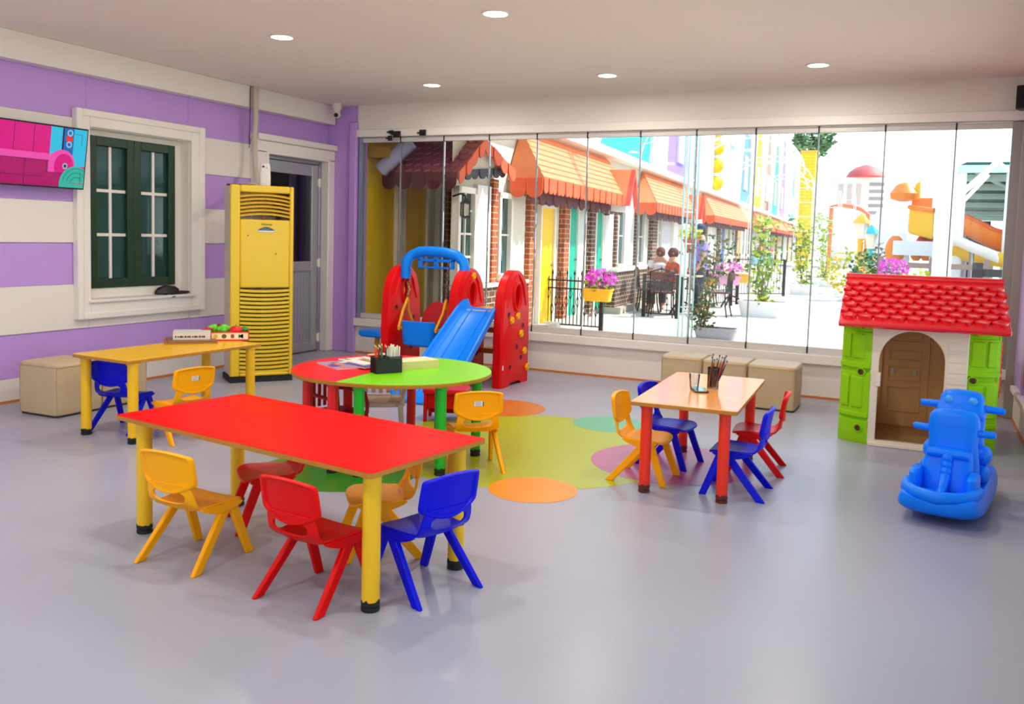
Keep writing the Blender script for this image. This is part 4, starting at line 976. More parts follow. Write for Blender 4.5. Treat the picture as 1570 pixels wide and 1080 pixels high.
ROOFO = P('awning_salmon', '#e2844e', .6, var=.12, scale=5); ROOFP = P('awning_shade_mauve', '#8a3f4c', .6, var=.15, scale=5); VALO = P('valance_orange', '#e05c2a', .6, var=.08); VALM = P('valance_maroon', '#5c1f26', .6, var=.1); VALG = P('scallop_slate', '#34383a', .6)
YELW = P('yellow_plaster', '#f2c81c', .7, var=.06, scale=2)
PIPEW = P('white_pipe', '#f2f2f2', .4); PIPET = P('pale_teal_pipe', '#b4d8da', .4)
def hbox(m, ta, tb, n0, n1, z0, z1, mi=0): return m.box(ta, tb, -n1, -n0, z0, z1, mi)
class House:
    def __init__(s, t0, t1, label, group=None, n=0, wall=OUTW, h=2.9, depth=3.0, cham=None):
        s.t0 = t0; s.n = n
        s.o = thing('house', label, 'house', FW(t0, n, 0), FR, group)
        fpz = [(0, 0), (t1 - t0, 0), (t1 - t0, depth), (cham[0] - t0 if cham else 0, depth)] + ([(cham[0] - t0, cham[1])] if cham else [])
        MB().prism(fpz, lambda p, q, d: (p, q, d), 0, h).build('wall', wall, s.o)
    def r(s, ta, tb): return ta - s.t0, tb - s.t0
    def slab(s, name, ta, tb, z0, z1, mat, n0=0, n1=.05, bev=0):
        a, b = s.r(ta, tb); return hbox(MB(), a, b, n0, n1, z0, z1).build(name, mat, s.o, bevel=bev)
    def door(s, ta, tb, z0, z1, mat, transom=None, planks=4):
        a, b = s.r(ta, tb); w = .045
        m = MB(); hbox(m, a - w, a, 0, .07, z0, z1 + w); hbox(m, b, b + w, 0, .07, z0, z1 + w); hbox(m, a, b, 0, .07, z1, z1 + w)
        fr_ = m.build('door_frame', OUTT, s.o)
        m = MB()
        for k in range(planks): hbox(m, lerp(a, b, k / planks) + .003, lerp(a, b, (k + 1) / planks) - .003, .0, .035, z0, z1)
        dl = m.build('door', mat, s.o)
        MB().cyl((b - .06, -.036, (z0 + z1) / 2), (b - .06, -.07, (z0 + z1) / 2), .015, n=8).build('handle', STEEL, dl)
        if transom:
            m = MB(); hbox(m, a, (a + b) / 2 - .02, 0, .03, z1 + w, z1 + .32); hbox(m, (a + b) / 2 + .02, b, 0, .03, z1 + w, z1 + .32)
            m.build('transom_pane', transom, s.o)
            m = MB(); hbox(m, a - w, b + w, 0, .06, z1 + .32, z1 + .36); hbox(m, (a + b) / 2 - .02, (a + b) / 2 + .02, 0, .05, z1, z1 + .32); m.build('transom_frame', OUTT, s.o)
    def window(s, ta, tb, z0, z1, bars=(1, 3), frame=OUTT, glassm=DGLASS, w=.07):
        a, b = s.r(ta, tb); m = MB()
        hbox(m, a, a + w, 0, .08, z0, z1); hbox(m, b - w, b, 0, .08, z0, z1); hbox(m, a, b, 0, .08, z1 - w, z1); hbox(m, a - .03, b + .03, 0, .13, z0 - .05, z0 + w * .6)
        f = m.build('window', frame, s.o)
        hbox(MB(), a + w, b - w, 0, .02, z0, z1 - w).build('pane', glassm, f)
        m = MB()
        for i in range(1, bars[0] + 1): c = lerp(a, b, i / (bars[0] + 1)); hbox(m, c - .012, c + .012, .02, .045, z0, z1)
        for i in range(1, bars[1] + 1): c = lerp(z0, z1, i / (bars[1] + 1)); hbox(m, a + w, b - w, .02, .04, c - .012, c + .012)
        if m.v: m.build('glazing_bars', frame, f)
    def wains(s, ta, tb, z1=.78, mat=BR2, n=.09):
        s.slab('brick_wainscot', ta, tb, .1, z1, mat, 0, n); s.slab('plinth', ta - .02, tb + .02, 0, .12, P('plinth_stone', '#b8ae9a', .8), 0, n + .12)
        s.slab('ledge', ta - .01, tb + .01, z1, z1 + .05, OUTT, 0, n + .04)
    def lantern(s, t, z, k=1.0):
        a, _ = s.r(t, t); m = MB()
        m.tube([(a, 0, z + .16 * k), (a, -.1, z + .2 * k), (a, -.2 * k, z + .17 * k), (a, -.2 * k, z + .12 * k)], .012, 6)
        l = m.build('lantern_arm', DARK, s.o)
        m = MB(); y = -.2 * k
        m.lathe([(.02 * k, .13 * k), (.085 * k, .07 * k), (.085 * k, .06 * k)], (a, y, z), 4); m.lathe([(.07 * k, -.12 * k), (.07 * k, -.14 * k), (.03 * k, -.16 * k)], (a, y, z), 4)
        for i in range(4):
            c = (a + .07 * k * cos(pi / 2 * i), y + .07 * k * sin(pi / 2 * i)); m.cyl((c[0], c[1], z - .12 * k), (c[0], c[1], z + .06 * k), .008, n=5)
        m.build('lantern', DARK, s.o)
        MB().lathe([(.055 * k, -.11 * k), (.06 * k, .05 * k)], (a, y, z), 4).build('lantern_glass', P('lantern_glass', '#c8c4b0', .1), s.o)
    def gable(s, ta, tb, z0, z1, mat, kt=.45, win=None, trim=GABW, n=.05, off=0):
        a, b = s.r(ta, tb); c = (a + b) / 2 + off; w = (b - a) / 2
        f = lambda p, q, d: (p, -d, q)
        g = MB().prism([(a, z0), (b, z0), (c + w * kt, z1), (c - w * kt, z1)], f, -.6, n).build('upper_gable', mat, s.o)
        m = MB(); e = .16 + .02 * (b - a)
        m.prism([(a - e, z0), (a, z0), (c - w * kt, z1), (c - w * kt - e, z1)], f, -.62, n + .08); m.prism([(b, z0), (b + e, z0), (c + w * kt + e, z1), (c + w * kt, z1)], f, -.62, n + .08)
        m.build('gable_trim', trim, g)
        if win:
            x0_, x1_, a0, a1 = win; xa, xb = lerp(a, b, x0_), lerp(a, b, x1_)
            hbox(MB(), xa, xb, n, n + .06, a0, a1).build('upper_window', OUTT, g)
            q = hbox(MB(), xa + .05, xb - .05, n + .06, n + .07, a0 + .06, a1 - .06).build('upper_pane', P('upper_pane', '#b8c8d0', .1), g)
    def band(s, ta, tb, z0=2.88, z1=3.02):
        s.slab('eaves_band', ta, tb, z0, z1, GABW, -.6, .22)

def scallops(m, A, Bv, h, r, nrm, th=.012, mi=0):
    A, Bv = Vector(A), Vector(Bv); L = (Bv - A).length; e = (Bv - A) / L; k = max(1, round(L / (2 * r))); r = L / (2 * k); Zu = Vector((0, 0, 1)); nrm = Vector(nrm)
    for i in range(k):
        c = (2 * i + 1) * r; N = 8
        pts = [(c - r + .004, 0)] + [(c - (r - .004) * cos(pi * j / N), -h + r * .9 - r * .9 * sin(pi * j / N)) for j in range(N + 1)] + [(c + r - .004, 0)]
        m.prism(pts, lambda p, q, d: A + e * p + Zu * q + nrm * d, 0, th * (1 + i % 2), mi)
def awning(label, t0, t1, ne, ze, zt, top=ROOFO, val=VALO, inner=VALM, rs=.09, group='shingled awnings along the house fronts', hip=(.55, .55)):
    o = thing('awning', label, 'awning', FW(t0, .005, 0), FR, group); L = t1 - t0
    f = lambda a, n, z: Vector((a, -n, z))
    th = .03; m = MB()
    a0, a1 = hip
    fr_ = [f(0, ne, ze), f(L, ne, ze), f(L - a1, .02, zt), f(a0, .02, zt)]
    m.loft([fr_, [p - Vector((0, 0, th)) for p in fr_]]); 
    for q in ([f(0, .02, ze), f(0, ne, ze), f(a0, .02, zt)], [f(L, ne, ze), f(L, .02, ze), f(L - a1, .02, zt)]): m.loft([q, [p - Vector((0, 0, th)) for p in q]])
    cn = m.build('canopy', top, o)
    # rows of shingles on the front slope
    rows = 8; m = MB()
    for r_ in range(rows):
        k0, k1 = r_ / rows, (r_ + .92) / rows
        p = lambda k: (lerp(0, a0, k), lerp(L, L - a1, k), lerp(ne, .02, k), lerp(ze, zt, k))
        A_, B_ = p(k0), p(k1); u = .018
        m.loft([[f(A_[0], A_[2] + .004, A_[3] + u), f(A_[1], A_[2] + .004, A_[3] + u), f(B_[1], B_[2], B_[3] + .004), f(B_[0], B_[2], B_[3] + .004)], [f(A_[0], A_[2], A_[3]), f(A_[1], A_[2], A_[3]), f(B_[1], B_[2], B_[3]), f(B_[0], B_[2], B_[3])]])
    m.build('shingles', top, cn)
    m = MB(); scallops(m, f(0, ne, ze), f(L, ne, ze), .2, rs, (0, -1, 0)); scallops(m, f(0, .05, ze), f(0, ne, ze), .26, rs * 1.6, (-1, 0, 0)); scallops(m, f(L, ne, ze), f(L, .05, ze), .26, rs * 1.6, (1, 0, 0))
    m.build('valance', val, o)
    if inner:
        m = MB(); scallops(m, f(.1, ne - .22, ze + .02), f(L - .1, ne - .22, ze + .02), .36, .16, (0, -1, 0)); m.build('inner_valance', inner, o)
    return o
def T(u, n=0): return Ft(u, 400, n)[0]
# ---- house with the yellow plank door, set back beside the glass
n1 = -1.0
H = House(T(556, n1), T(690, n1), 'house with yellow plaster wall and arched yellow plank door, nearest the corner', n=n1, wall=OUTW, h=2.75)
H.slab('plaster_wall', T(556, n1), T(600, n1), 0, 2.7, YELW, 0, .03); H.slab('corner_post', T(600, n1), T(608, n1), 0, 2.4, OUTT, 0, .08)
H.door(T(614, n1), T(648, n1), .05, 1.98, DRY, planks=6); H.slab('pilaster', T(665, n1), T(673, n1), 0, 2.3, OUTT, 0, .08); H.slab('brick_pier', T(676, n1), T(688, n1), 0, 2.3, BR1, 0, .1)
H.slab('beam', T(556, n1), T(604, n1), 2.25, 2.37, P('beam_ochre', '#b88c14', .7), 0, .3)
H.lantern(T(686, n1), 1.75, .9)
# ---- houses along the row (positions read along the front)
rowg = None
H = House(T(690), T(800), 'cream house with two white framed windows over brown brick, below the gabled porch', cham=(T(690, -1.0) + .1, 1.0))
H.window(T(692), T(721), .85, 1.95, (1, 3)); H.slab('sunlit_white_panel', T(723), T(744), .8, 2.0, P('panel_sunlit_white', '#e4e0dc', .5), 0, .06); H.slab('brick_pier', T(745.5), T(753), .1, 2.1, BR1, 0, .08)  # white panel paints the sun patch on the cream wall
H.window(T(756), T(777), .85, 1.95, (0, 1)); H.slab('shutter', T(778), T(797), .85, 1.95, OUTW, 0, .06); H.wains(T(690), T(798), .74, BR2)
H.lantern(T(692), 1.7, .8); H.band(T(690), T(800))
H = House(T(800), T(896), 'cream house with yellow door, blue transom and first teal door between orange brick piers')
H.slab('brick_pier', T(801), T(811), 0, 2.3, BR1, 0, .1); H.door(T(823), T(843), .1, 1.82, DRY, DRB, 1); H.slab('brick_pier', T(855), T(863), 0, 2.2, BR1, 0, .1)
H.door(T(866.5), T(879), .1, 1.95, DRT, None, 2); H.slab('pale_panel', T(881.5), T(893), .1, 2.0, P('panel_sage', '#ccd2c4', .5), 0, .06); H.slab('step', T(818), T(884), 0, .1, P('step_grey', '#b0aca4', .8), 0, .25)
H.band(T(800), T(896)); H.gable(T(800), T(896) - .1, 3.0, 6.5, GABW, .5)
H = House(T(896), T(990), 'cream house with second teal door, brown brick wainscot and turquoise upper gable')
H.slab('brick_pier', T(897), T(903), 0, 2.3, BR2, 0, .1); H.door(T(908), T(918), .1, 1.9, DRT, None, 2); H.slab('sunlit_white_panel', T(921), T(934), .8, 2.1, P('panel_sunlit_white', '#e4e0dc', .5), 0, .06)  # white panel has the sunlight on the wall put into its colour
H.slab('brick_pier', T(936), T(938.5), .8, 2.1, BR2, 0, .1); H.window(T(940), T(952), .85, 2.05, (0, 1)); H.slab('shutter', T(953), T(965), .85, 2.05, OUTW, 0, .07); H.slab('brick_pier', T(967), T(970.5), .8, 2.1, BR2, 0, .1); H.window(T(971.5), T(982), .85, 2.05, (0, 1))
H.wains(T(920), T(985), .78, BR2, .3); H.lantern(T(913), 1.95, .9); H.band(T(896), T(990)); H.gable(T(903), T(990) - .2, 3.0, 6.6, P('turquoise_board', '#22c4b8', .6, var=.1), .75, (.12, .3, 3.5, 4.4))
H = House(T(990), T(1042), 'cream house with dark brick pier, grey windows and lilac upper gable')
H.slab('brick_pier', T(992.5), T(999.5), 0, 2.2, BR2, 0, .1); H.window(T(1002), T(1010), .7, 2.0, (0, 2), glassm=P('grey_blind', '#b4aab0', .5)); H.slab('pale_panel', T(1011), T(1022), .5, 2.1, P('panel_grey', '#c8c4c8', .5), 0, .07); H.window(T(1026), T(1038), .8, 2.0, (0, 1), glassm=P('bright_blind', '#eef0f0', .4))
H.lantern(T(1030), 1.95, .9); H.band(T(990), T(1042)); H.gable(T(1008), T(1042), 3.0, 6.8, P('lilac_board', '#9a7cd0', .6, var=.1), .7, (.55, .85, 3.4, 4.6))
H = House(T(1042), T(1096), 'cream house with brown door frame and yellow beaded post above')
H.slab('brick_pier', T(1056), T(1061), 0, 2.2, P('maroon_post', '#6a2428', .6), 0, .1); H.window(T(1064), T(1072), .7, 2.0, (0, 1)); H.slab('brick_pier', T(1074), T(1077.5), 0, 2.2, BR2, 0, .1); H.window(T(1080), T(1090), .7, 2.0, (1, 0), glassm=P('bright_blind', '#eef0f0', .4))
H.band(T(1042), T(1096)); bp_ = MB()
for k in range(6): bp_.sphere((T(1087) - H.t0, -.1, 3.3 + .58 * k), .24, 12, sc=(1, 1, 1.1))
bp_.build('beaded_post', P('bead_yellow', '#f6c408', .5), H.o); H.gable(T(1064), T(1096), 3.0, 7.0, P('pale_cyan_board', '#c4ecec', .6), .4)
cols4 = [('#d8ecec', 'pale_cyan'), ('#5c94ee', 'blue'), ('#f0c818', 'yellow'), ('#b08a78', 'tan'), ('#28c0b0', 'turquoise'), ('#a080d8', 'lilac')]
doors = [DRB, DRO, DRT, DRY]
tcur = T(1096); i = 0
names = ['third', 'fourth']
while tcur < 78:
    L = 5.0 + .12 * i
    c = cols4[i % 6]
    lab = ['cream house with a blue door under a pale cyan gable', 'cream house with an orange door under the tall blue gable'][i] if i < 2 else 'small distant house in the far row beyond the tall blue gable'
    H = House(tcur, tcur + L, lab, None if i < 2 else 'distant row of themed houses')
    H.slab('brick_pier', tcur + .15, tcur + .5, 0, 2.2, BR2, 0, .1); H.door(tcur + .9, tcur + 1.9, .1, 2.0, doors[i % 4], None, 2); H.window(tcur + 2.4, tcur + 3.4, .8, 2.0, (1, 1)); H.window(tcur + 3.7, tcur + 4.7, .8, 2.0, (1, 1)); H.band(tcur, tcur + L)
    H.gable(tcur + .3, tcur + L - .5, 3.1, 7.6 + .8 * (i % 3), P('gable_' + c[1], c[0], .6, var=.08), .08 + .08 * (i % 2), (.35, .65, 3.6, 5.0))
    tcur += L; i += 1
# ---- awnings
ne = .52
def aw(label, u0, u1, **k): awning(label, T(u0, ne), T(u1, ne), ne, 2.16, 2.86, **k)
aw('large salmon shingled awning over the yellow and teal doors', 829, 970, hip=(.45, .3))
aw('salmon awning behind the first white trellis, over the grey windows', 1003, 1073, hip=(.8, .3))
aw('salmon awning over the brown framed doors, between the first and second trellis', 1092, 1148, hip=(.9, .3))
aw('salmon awning beyond the second white trellis, over the blue door', 1165, 1206, hip=(.6, .3), rs=.15)
tcur = T(1207, ne); k = 0
while tcur < 80:
    awning('small distant salmon awning in the far house row', tcur, tcur + 5.4, ne, 2.16, 2.86, rs=.3, hip=(.6, .6)); tcur += 5.8; k += 1
# small gables between awnings
for lab, u, z in (('little white gable with red edges at the end of the large awning', 968, 262), ('little white gable with red edges beside the first trellis', 1076, 300)):
    tc, z = Ft(u, z, .6); z -= .48; g = thing('roof_gable', lab, 'gable', FW(tc, .6, 0), FR, 'little gables between the awnings')
    f = lambda p, q, d: (p, -d, q)
    MB().prism([(-.3, z - .25), (.3, z - .25), (.3, z), (0, z + .42), (-.3, z)], f, -.5, 0).build('gable_wall', GABW, g)
    m = MB()
    for sx in (-1, 1): m.prism([(sx * .4, z - .16), (sx * .3, z - .16), (0, z + .38), (0, z + .5)], f, -.0, .08)
    m.build('barge_board', P('barge_red', '#d84a30', .6), g)
    m = MB()
    for sx in (-1, 1): m.prism([(sx * .38, z - .13), (sx * .36, z - .15), (0, z + .46), (0, z + .5)], f, -.9, .0)
    m.build('gable_roof', ROOFO, g)
# gabled porch nearest the corner; mauve puts shade into its left slope
gp = thing('porch_roof', 'gabled porch roof with scalloped edges and shaded slope painted mauve, at the left end of the glass', 'porch roof', (0, 0, 0))
gx = 1.5; yl, yr, yp = .05, 1.72, .88; ze, zp = 2.02, 2.5; yl = Xp(703, 268, gx).y; yr = Xp(788, 280, gx).y; yp = Xp(743, 214, gx).y; zp = Xp(743, 212, gx).z; ze = Xp(703, 264, gx).z; zr = Xp(788, 262, gx).z
yl = max(yl, .26); bk = .5
m = MB(); q = [(gx, yl - .02, ze), (gx, yp, zp), (bk, yp, zp), (bk, yl - .02, ze)]
m.loft([q, [(a, b, c - .03) for a, b, c in q]])
rows = 6
for r_ in range(rows):
    k0, k1 = r_ / rows, (r_ + 1) / rows
    y0_, z0_, y1_, z1_ = lerp(yl - .02, yp, k0), lerp(ze, zp, k0), lerp(yl - .02, yp, k1), lerp(ze, zp, k1)
    for c_ in range(8):
        w_ = (gx - bk) / 8; xa = bk + c_ * w_ + (w_ / 2 if r_ % 2 else 0); xb = min(gx, xa + w_ * .96); xm = (xa + xb) / 2
        if xb - xa < .03: continue
        m.loft([[(xa, y1_, z1_ + .004), (xb, y1_, z1_ + .004), (xb, lerp(y0_, y1_, .3), lerp(z0_, z1_, .3) + .02), (xm, lerp(y0_, y1_, -.08), lerp(z0_, z1_, -.08) + .022), (xa, lerp(y0_, y1_, .3), lerp(z0_, z1_, .3) + .02)], [(xa, y1_, z1_ - .01), (xb, y1_, z1_ - .01), (xb, lerp(y0_, y1_, .3), lerp(z0_, z1_, .3)), (xm, lerp(y0_, y1_, -.08), lerp(z0_, z1_, -.08)), (xa, lerp(y0_, y1_, .3), lerp(z0_, z1_, .3))]])
m.build('left_slope', ROOFP, gp)
q = [(gx, yr, zr), (gx, yp, zp), (bk, yp, zp), (bk, yr, zr)]; MB().loft([q, [(a, b, c - .03) for a, b, c in q]]).build('right_slope', ROOFO, gp)
MB().prism([(yl + .1, ze + .02), (yr - .1, zr + .02), (yp, zp - .08)], lambda p, q, d: (d, p, q), gx - .12, gx - .09).build('porch_gable', P('porch_cream', '#cfcab8', .7), gp)
m = MB(); scallops(m, (bk, yl - .03, ze), (gx, yl - .03, ze), .2, .1, (0, -1, 0)); m.build('side_valance', VALM, gp)
m = MB()
for (A_, B_) in (((gx, yl, ze), (gx, yp, zp)), ((gx, yp, zp), (gx, yr, zr))): scallops(m, A_, B_, .17, .105, (1, 0, 0))
m.build('front_valance', VALO, gp)
m = MB(); scallops(m, (gx - .085, yl + .08, ze + .03), (gx - .085, yr - .08, zr + .03), .12, .1, (1, 0, 0)); m.build('slate_scallops', VALG, gp)
m = MB(); m.tube([(.5, yl - .06, ze + .02), (.85, yl + .02, ze + .35)], .09, 12); m.build('drain_pipe', P('pipe_lilac_white', '#b8b8d8', .4), gp)

# ---- railings
def railing(label, A_, B_, h, group=None, n=18, posts=True):
    A_, B_ = Vector(A_), Vector(B_); L = (B_ - A_).length; rz = atan2(B_.y - A_.y, B_.x - A_.x)
    o = thing('iron_railing', label, 'railing', A_, rz, group)
    IR = P('wrought_iron', '#26221e', .5, .3)
    m = MB(); m.box(0, L, -.012, .012, h - .01, h + .012).box(0, L, -.01, .01, h - .13, h - .11).box(0, L, -.01, .01, .06, .08); m.build('rails', IR, o)
    m = MB()
    for k in range(n):
        x = L * (k + .5) / n; m.cyl((x, 0, .06), (x, 0, h + (.06 if k % 2 else .13)), .007, n=6)
        if k % 2 == 0: m.lathe([(.003, .16), (.02, .11), (.004, .08)], (x, 0, h), 6)
        zc = .3 + .12 * (k % 3)
        for sy in (-1, 1): m.tube([(x, 0, zc - .09), (x + sy * .03, 0, zc), (x, 0, zc + .09)], .005, 5)
    m.build('balusters', IR, o)
    for x in (0, L): MB().box(x - .028, x + .028, -.028, .028, 0, h + .02).build('post', IR, o)
    return o
ra = Yp(812, 428, 4.03); rb = Zp(921, 509, 0)
railing('black wrought iron railing in front of the yellow and teal doors', (ra.x, 4.03, 0), (rb.x, 4.03, 0), .74, n=20)
fa, fb = Yp(1083, 440, 9.93), Yp(1131, 434, 11.6); railing('black iron railing below the pink flower box, behind the grey trough', (fa.x - .1, fa.y, 0), (fb.x, fb.y, 0), fb.z - .02, n=16)
fa, fb = Zp(1178, 423, .0), Zp(1215, 423, .0); railing('distant black iron railing beside the yellow green climber', (1.9, 14.5, 0), (2.9, 15.6, 0), .95, n=16)

ca, cb_ = Yp(986, 487, 7.0), Yp(1037, 487, 7.0); railing('black iron railing in front of the cafe tables, left of the first trellis', (ca.x, 7.0, 0), (cb_.x, 7.0, 0), Yp(986, 421, 7.0).z, n=5)
# ---- plants
def leafmass(m, pts, size, rnd, mi=(0, 1)):
    for p in pts:
        a, b = rnd.uniform(0, 2 * pi), rnd.uniform(-.6, .9); s = size * rnd.uniform(.6, 1.3)
        e = Vector((cos(a) * cos(b), sin(a) * cos(b), sin(b))); f = e.cross(Vector((rnd.uniform(-1, 1), rnd.uniform(-1, 1), rnd.uniform(-1, 1)))).normalized(); g = e.cross(f)
        p = Vector(p)
        m.add([p, p + e * s * .5 + f * s * .28 + g * s * .06, p + e * s, p + e * s * .5 - f * s * .28 + g * s * .06, p + e * s * .5 - g * s * .02], [(0, 1, 4), (1, 2, 4), (2, 3, 4), (3, 0, 4)], rnd.choice(mi))
def ell(rnd, c, rx, ry, rz_, n):
    out = []
    for _ in range(n):
        while 1:
            x, y, z = rnd.uniform(-1, 1), rnd.uniform(-1, 1), rnd.uniform(-1, 1)
            if .25 < x * x + y * y + z * z < 1: break
        out.append((c[0] + x * rx, c[1] + y * ry, c[2] + z * rz_))
    return out
LFD, LFG, LFY, LFO = P('leaf_dark', '#3a5428', .6), P('leaf_green', '#5c8a34', .6), P('leaf_yellow_green', '#b4c430', .6), P('leaf_olive', '#7a7434', .6)
FLM, FLP = P('petal_magenta', '#e410c8', .5), P('petal_pink', '#f08ad8', .5)
TERR = P('terracotta', '#c06a48', .7, var=.1); GREYP = P('grey_planter', '#9a9ca6', .5); WHP = P('white_planter', '#efece8', .6)
def stemtube(m, p0, h, rnd, n=6, spread=.15, r=.012):
    tips = []
    for _ in range(n):
        p = Vector(p0); pts = [p.copy()]
        for k in range(6): p = p + Vector((rnd.uniform(-spread, spread) / 3, rnd.uniform(-spread, spread) / 3, h / 6)); pts.append(p.copy())
        m.tube(pts, [r * (1 - .12 * j) for j in range(7)], 5); tips += pts
    return tips
def planter(parent, w, d, h, mat, z=0):
    m = MB(); rg = lambda k, zz: [(x * k, y * k, z + zz) for x, y in sup(28, w / 2, d / 2, 8)]
    m.loft([rg(.82, 0), rg(.95, h * .85), rg(1.0, h * .87), rg(1.0, h), rg(.93, h), rg(.9, h * .8)]); m.build('planter', mat, parent, ang=25)
    MB().prism(sup(20, w / 2 * .9, d / 2 * .9, 8), lambda p, q, dd: (p, q, dd), z + h * .75, z + h * .8).build('soil', P('soil', '#4a3a2c', .9), parent)
def climber(label, loc, w, d, h0, mat, H_, mats, seed, n=260, sp=.35, size=.075, dx=0):
    o = thing('climbing_plant', label, 'plant', loc); rnd = random.Random(seed)
    planter(o, w, d, h0, mat)
    m = MB(); tips = stemtube(m, (dx, 0, h0 * .7), H_, rnd, 5, sp); m.build('stems', P('stem_brown', '#6a5638', .7), o)
    lm = MB(); pts = []
    for _ in range(n):
        p = rnd.choice(tips); pts.append((p.x + rnd.gauss(0, .09), p.y + rnd.gauss(0, .09), max(h0 * .8, p.z + rnd.gauss(0, .1))))
    leafmass(lm, pts, size, rnd, (0, 0, 1)); lm.build('foliage', mats, o)
    return o
pl = Zp(1060, 521); pr2 = Zp(1127, 523)
climber('leafy climber in a grey trough at the foot of the first trellis', (3.64, 4.2, 0), .62, .3, .17, GREYP, 1.25, [LFD, LFO], 3, 420, .3, .085, -.2)
for lab, u, v, H_, mt, sd, w in (('yellow green climber in a white trough by the second trellis', 1168, 486, 1.5, [LFY, LFG], 5, .9), ('yellow green climber by the third trellis', 1231, 452, 1.6, [LFY, LFG], 8, .8), ('bright bushy climber beside the fourth trellis', 1262, 440, 2.0, [LFY, P('leaf_bright', '#9ad41c', .6)], 9, .9)):
    p = Zp(u, v); climber(lab, (p.x, p.y, 0), w, .4, .3, WHP, H_, mt, sd, 420, .28, .12)
def flowerbox(label, loc, rz, w, boxm, petal, seed, h=.16, leaf=LFG, nf=130, zf=.2):
    o = thing('flower_box', label, 'flower box', loc, rz, None); rnd = random.Random(seed)
    planter(o, w, .19, h, boxm)
    m = MB(); leafmass(m, ell(rnd, (0, 0, h + .03), w * .5, .14, .1, 120), .07, rnd, (0, 1)); m.build('leaves', [leaf, LFY], o)
    m = MB()
    for c in ell(rnd, (.03, 0, h + zf * .75), w * .56, .19, zf * .75, nf):
        c = Vector(c); a0 = rnd.uniform(0, 6); nz = Vector((rnd.uniform(-.5, .8), rnd.uniform(-1, .2), rnd.uniform(0, .8))).normalized(); e1 = nz.orthogonal().normalized(); e2 = nz.cross(e1); r = .03
        for k in range(5):
            a = a0 + 2 * pi * k / 5; d1 = e1 * cos(a) + e2 * sin(a); d2 = e1 * cos(a + .5) + e2 * sin(a + .5); d3 = e1 * cos(a - .5) + e2 * sin(a - .5)
            m.add([c, c + d2 * r * .8 + nz * .008, c + d1 * r + nz * .004, c + d3 * r * .8 + nz * .008], [(0, 1, 2), (0, 2, 3)], rnd.choice((0, 0, 0, 1)))
    m.build('petals', petal, o)
    return o
p = Yp(917, 462, 3.93)
flowerbox('yellow flower box full of magenta petunias hung on the railing', (p.x, 3.9, p.z), 0, .46, P('box_yellow', '#f4b818', .5, var=.05), [FLM, P('petal_light', '#f46ae0', .5)], 11, .19)
p = Yp(1083, 440, 9.9); flowerbox('small yellow flower box with magenta and white flowers, left of the pink one', (p.x, p.y, p.z), .2, .42, P('box_yellow', '#f4b818', .5), [FLM, P('petal_white', '#f4f0e4', .5)], 12, .2, nf=70, zf=.14)
p = Yp(1114, 437, 10.6); flowerbox('pale pink flower box with magenta petunias above the iron railing', (p.x, p.y, p.z), .3, .6, P('box_pink', '#eaa8d8', .5), [FLM, FLP], 13, .2)
p = Yp(1131, 434, 11.6); flowerbox('yellow flower box with pale flowers behind the pink one', (p.x, p.y, p.z), .2, .55, P('box_amber', '#f0b030', .5), [P('petal_cream', '#f4ecb4', .5), FLP], 14, .2, nf=70)
p = Yp(1204, 422, 15); flowerbox('flower box with red flowers on the distant railing', (2.4, 14.95, .8), .8, .55, P('box_blue', '#9accd8', .5), [P('petal_red', '#e02a1c', .5), FLP], 15, .25, nf=80)
p = Yp(1365, 424, 9); flowerbox('magenta flowers in a white trough beyond the playhouse roof', (p.x, 9, 0), 0, .5, WHP, [FLM, FLP], 16, max(.4, p.z - .05), nf=170, zf=.26)
# hanging pot beside the trellis
hp = Yp(1058, 388, 4.2); po = thing('hanging_pot', 'terracotta pot with yellow flowers hung on the first trellis', 'flower pot', (hp.x, hp.y, hp.z))
MB().lathe([(.07, 0), (.1, .16), (.11, .16), (.11, .2), (.09, .2)], n=20).build('pot', TERR, po)
rnd = random.Random(4); m = MB(); leafmass(m, ell(rnd, (0, 0, .28), .16, .13, .1, 90), .08, rnd, (0, 1)); m.build('leaves', [LFY, P('petal_yellow', '#f0e030', .5)], po)

# ---- trellis posts and arches
def trellis(label, A_, wv, h, split=1.15):
    o = thing('trellis', label, 'trellis', A_, 0, None); w = Vector(wv)
    for q in (Vector((0, 0, 0)), w):
        pst = MB()
        for e in (-.03, .03): pst.tube([q + Vector((e, 0, 0)), q + Vector((e, 0, h))], .014, 8)
        pst.build('post', PIPEW if split is None else PIPET, o)
    m = MB()
    for k in range(1, int(h / .45) + 1): m.tube([Vector((0, 0, .45 * k)), w + Vector((0, 0, .45 * k))], .012, 6)
    m.build('rungs', PIPEW, o)
    return o
t1 = Zp(1042, 519); trellis('tall pale teal trellis with double posts, nearest the glass', (t1.x, t1.y, 0), (.1, .15, 0), 3.05)
for lab, u, v, h in (('tall white trellis, second along the street', 1144, 450, 3.2), ('tall white trellis, third along the street', 1214, 441, 3.3), ('white trellis, fourth along the street', 1257, 435, 3.3), ('white trellis, fifth along the street near the lamp posts', 1283, 430, 3.3)):
    p = Zp(u, v); trellis(lab, (p.x, p.y, 0), (.5, .1, 0), h, None)
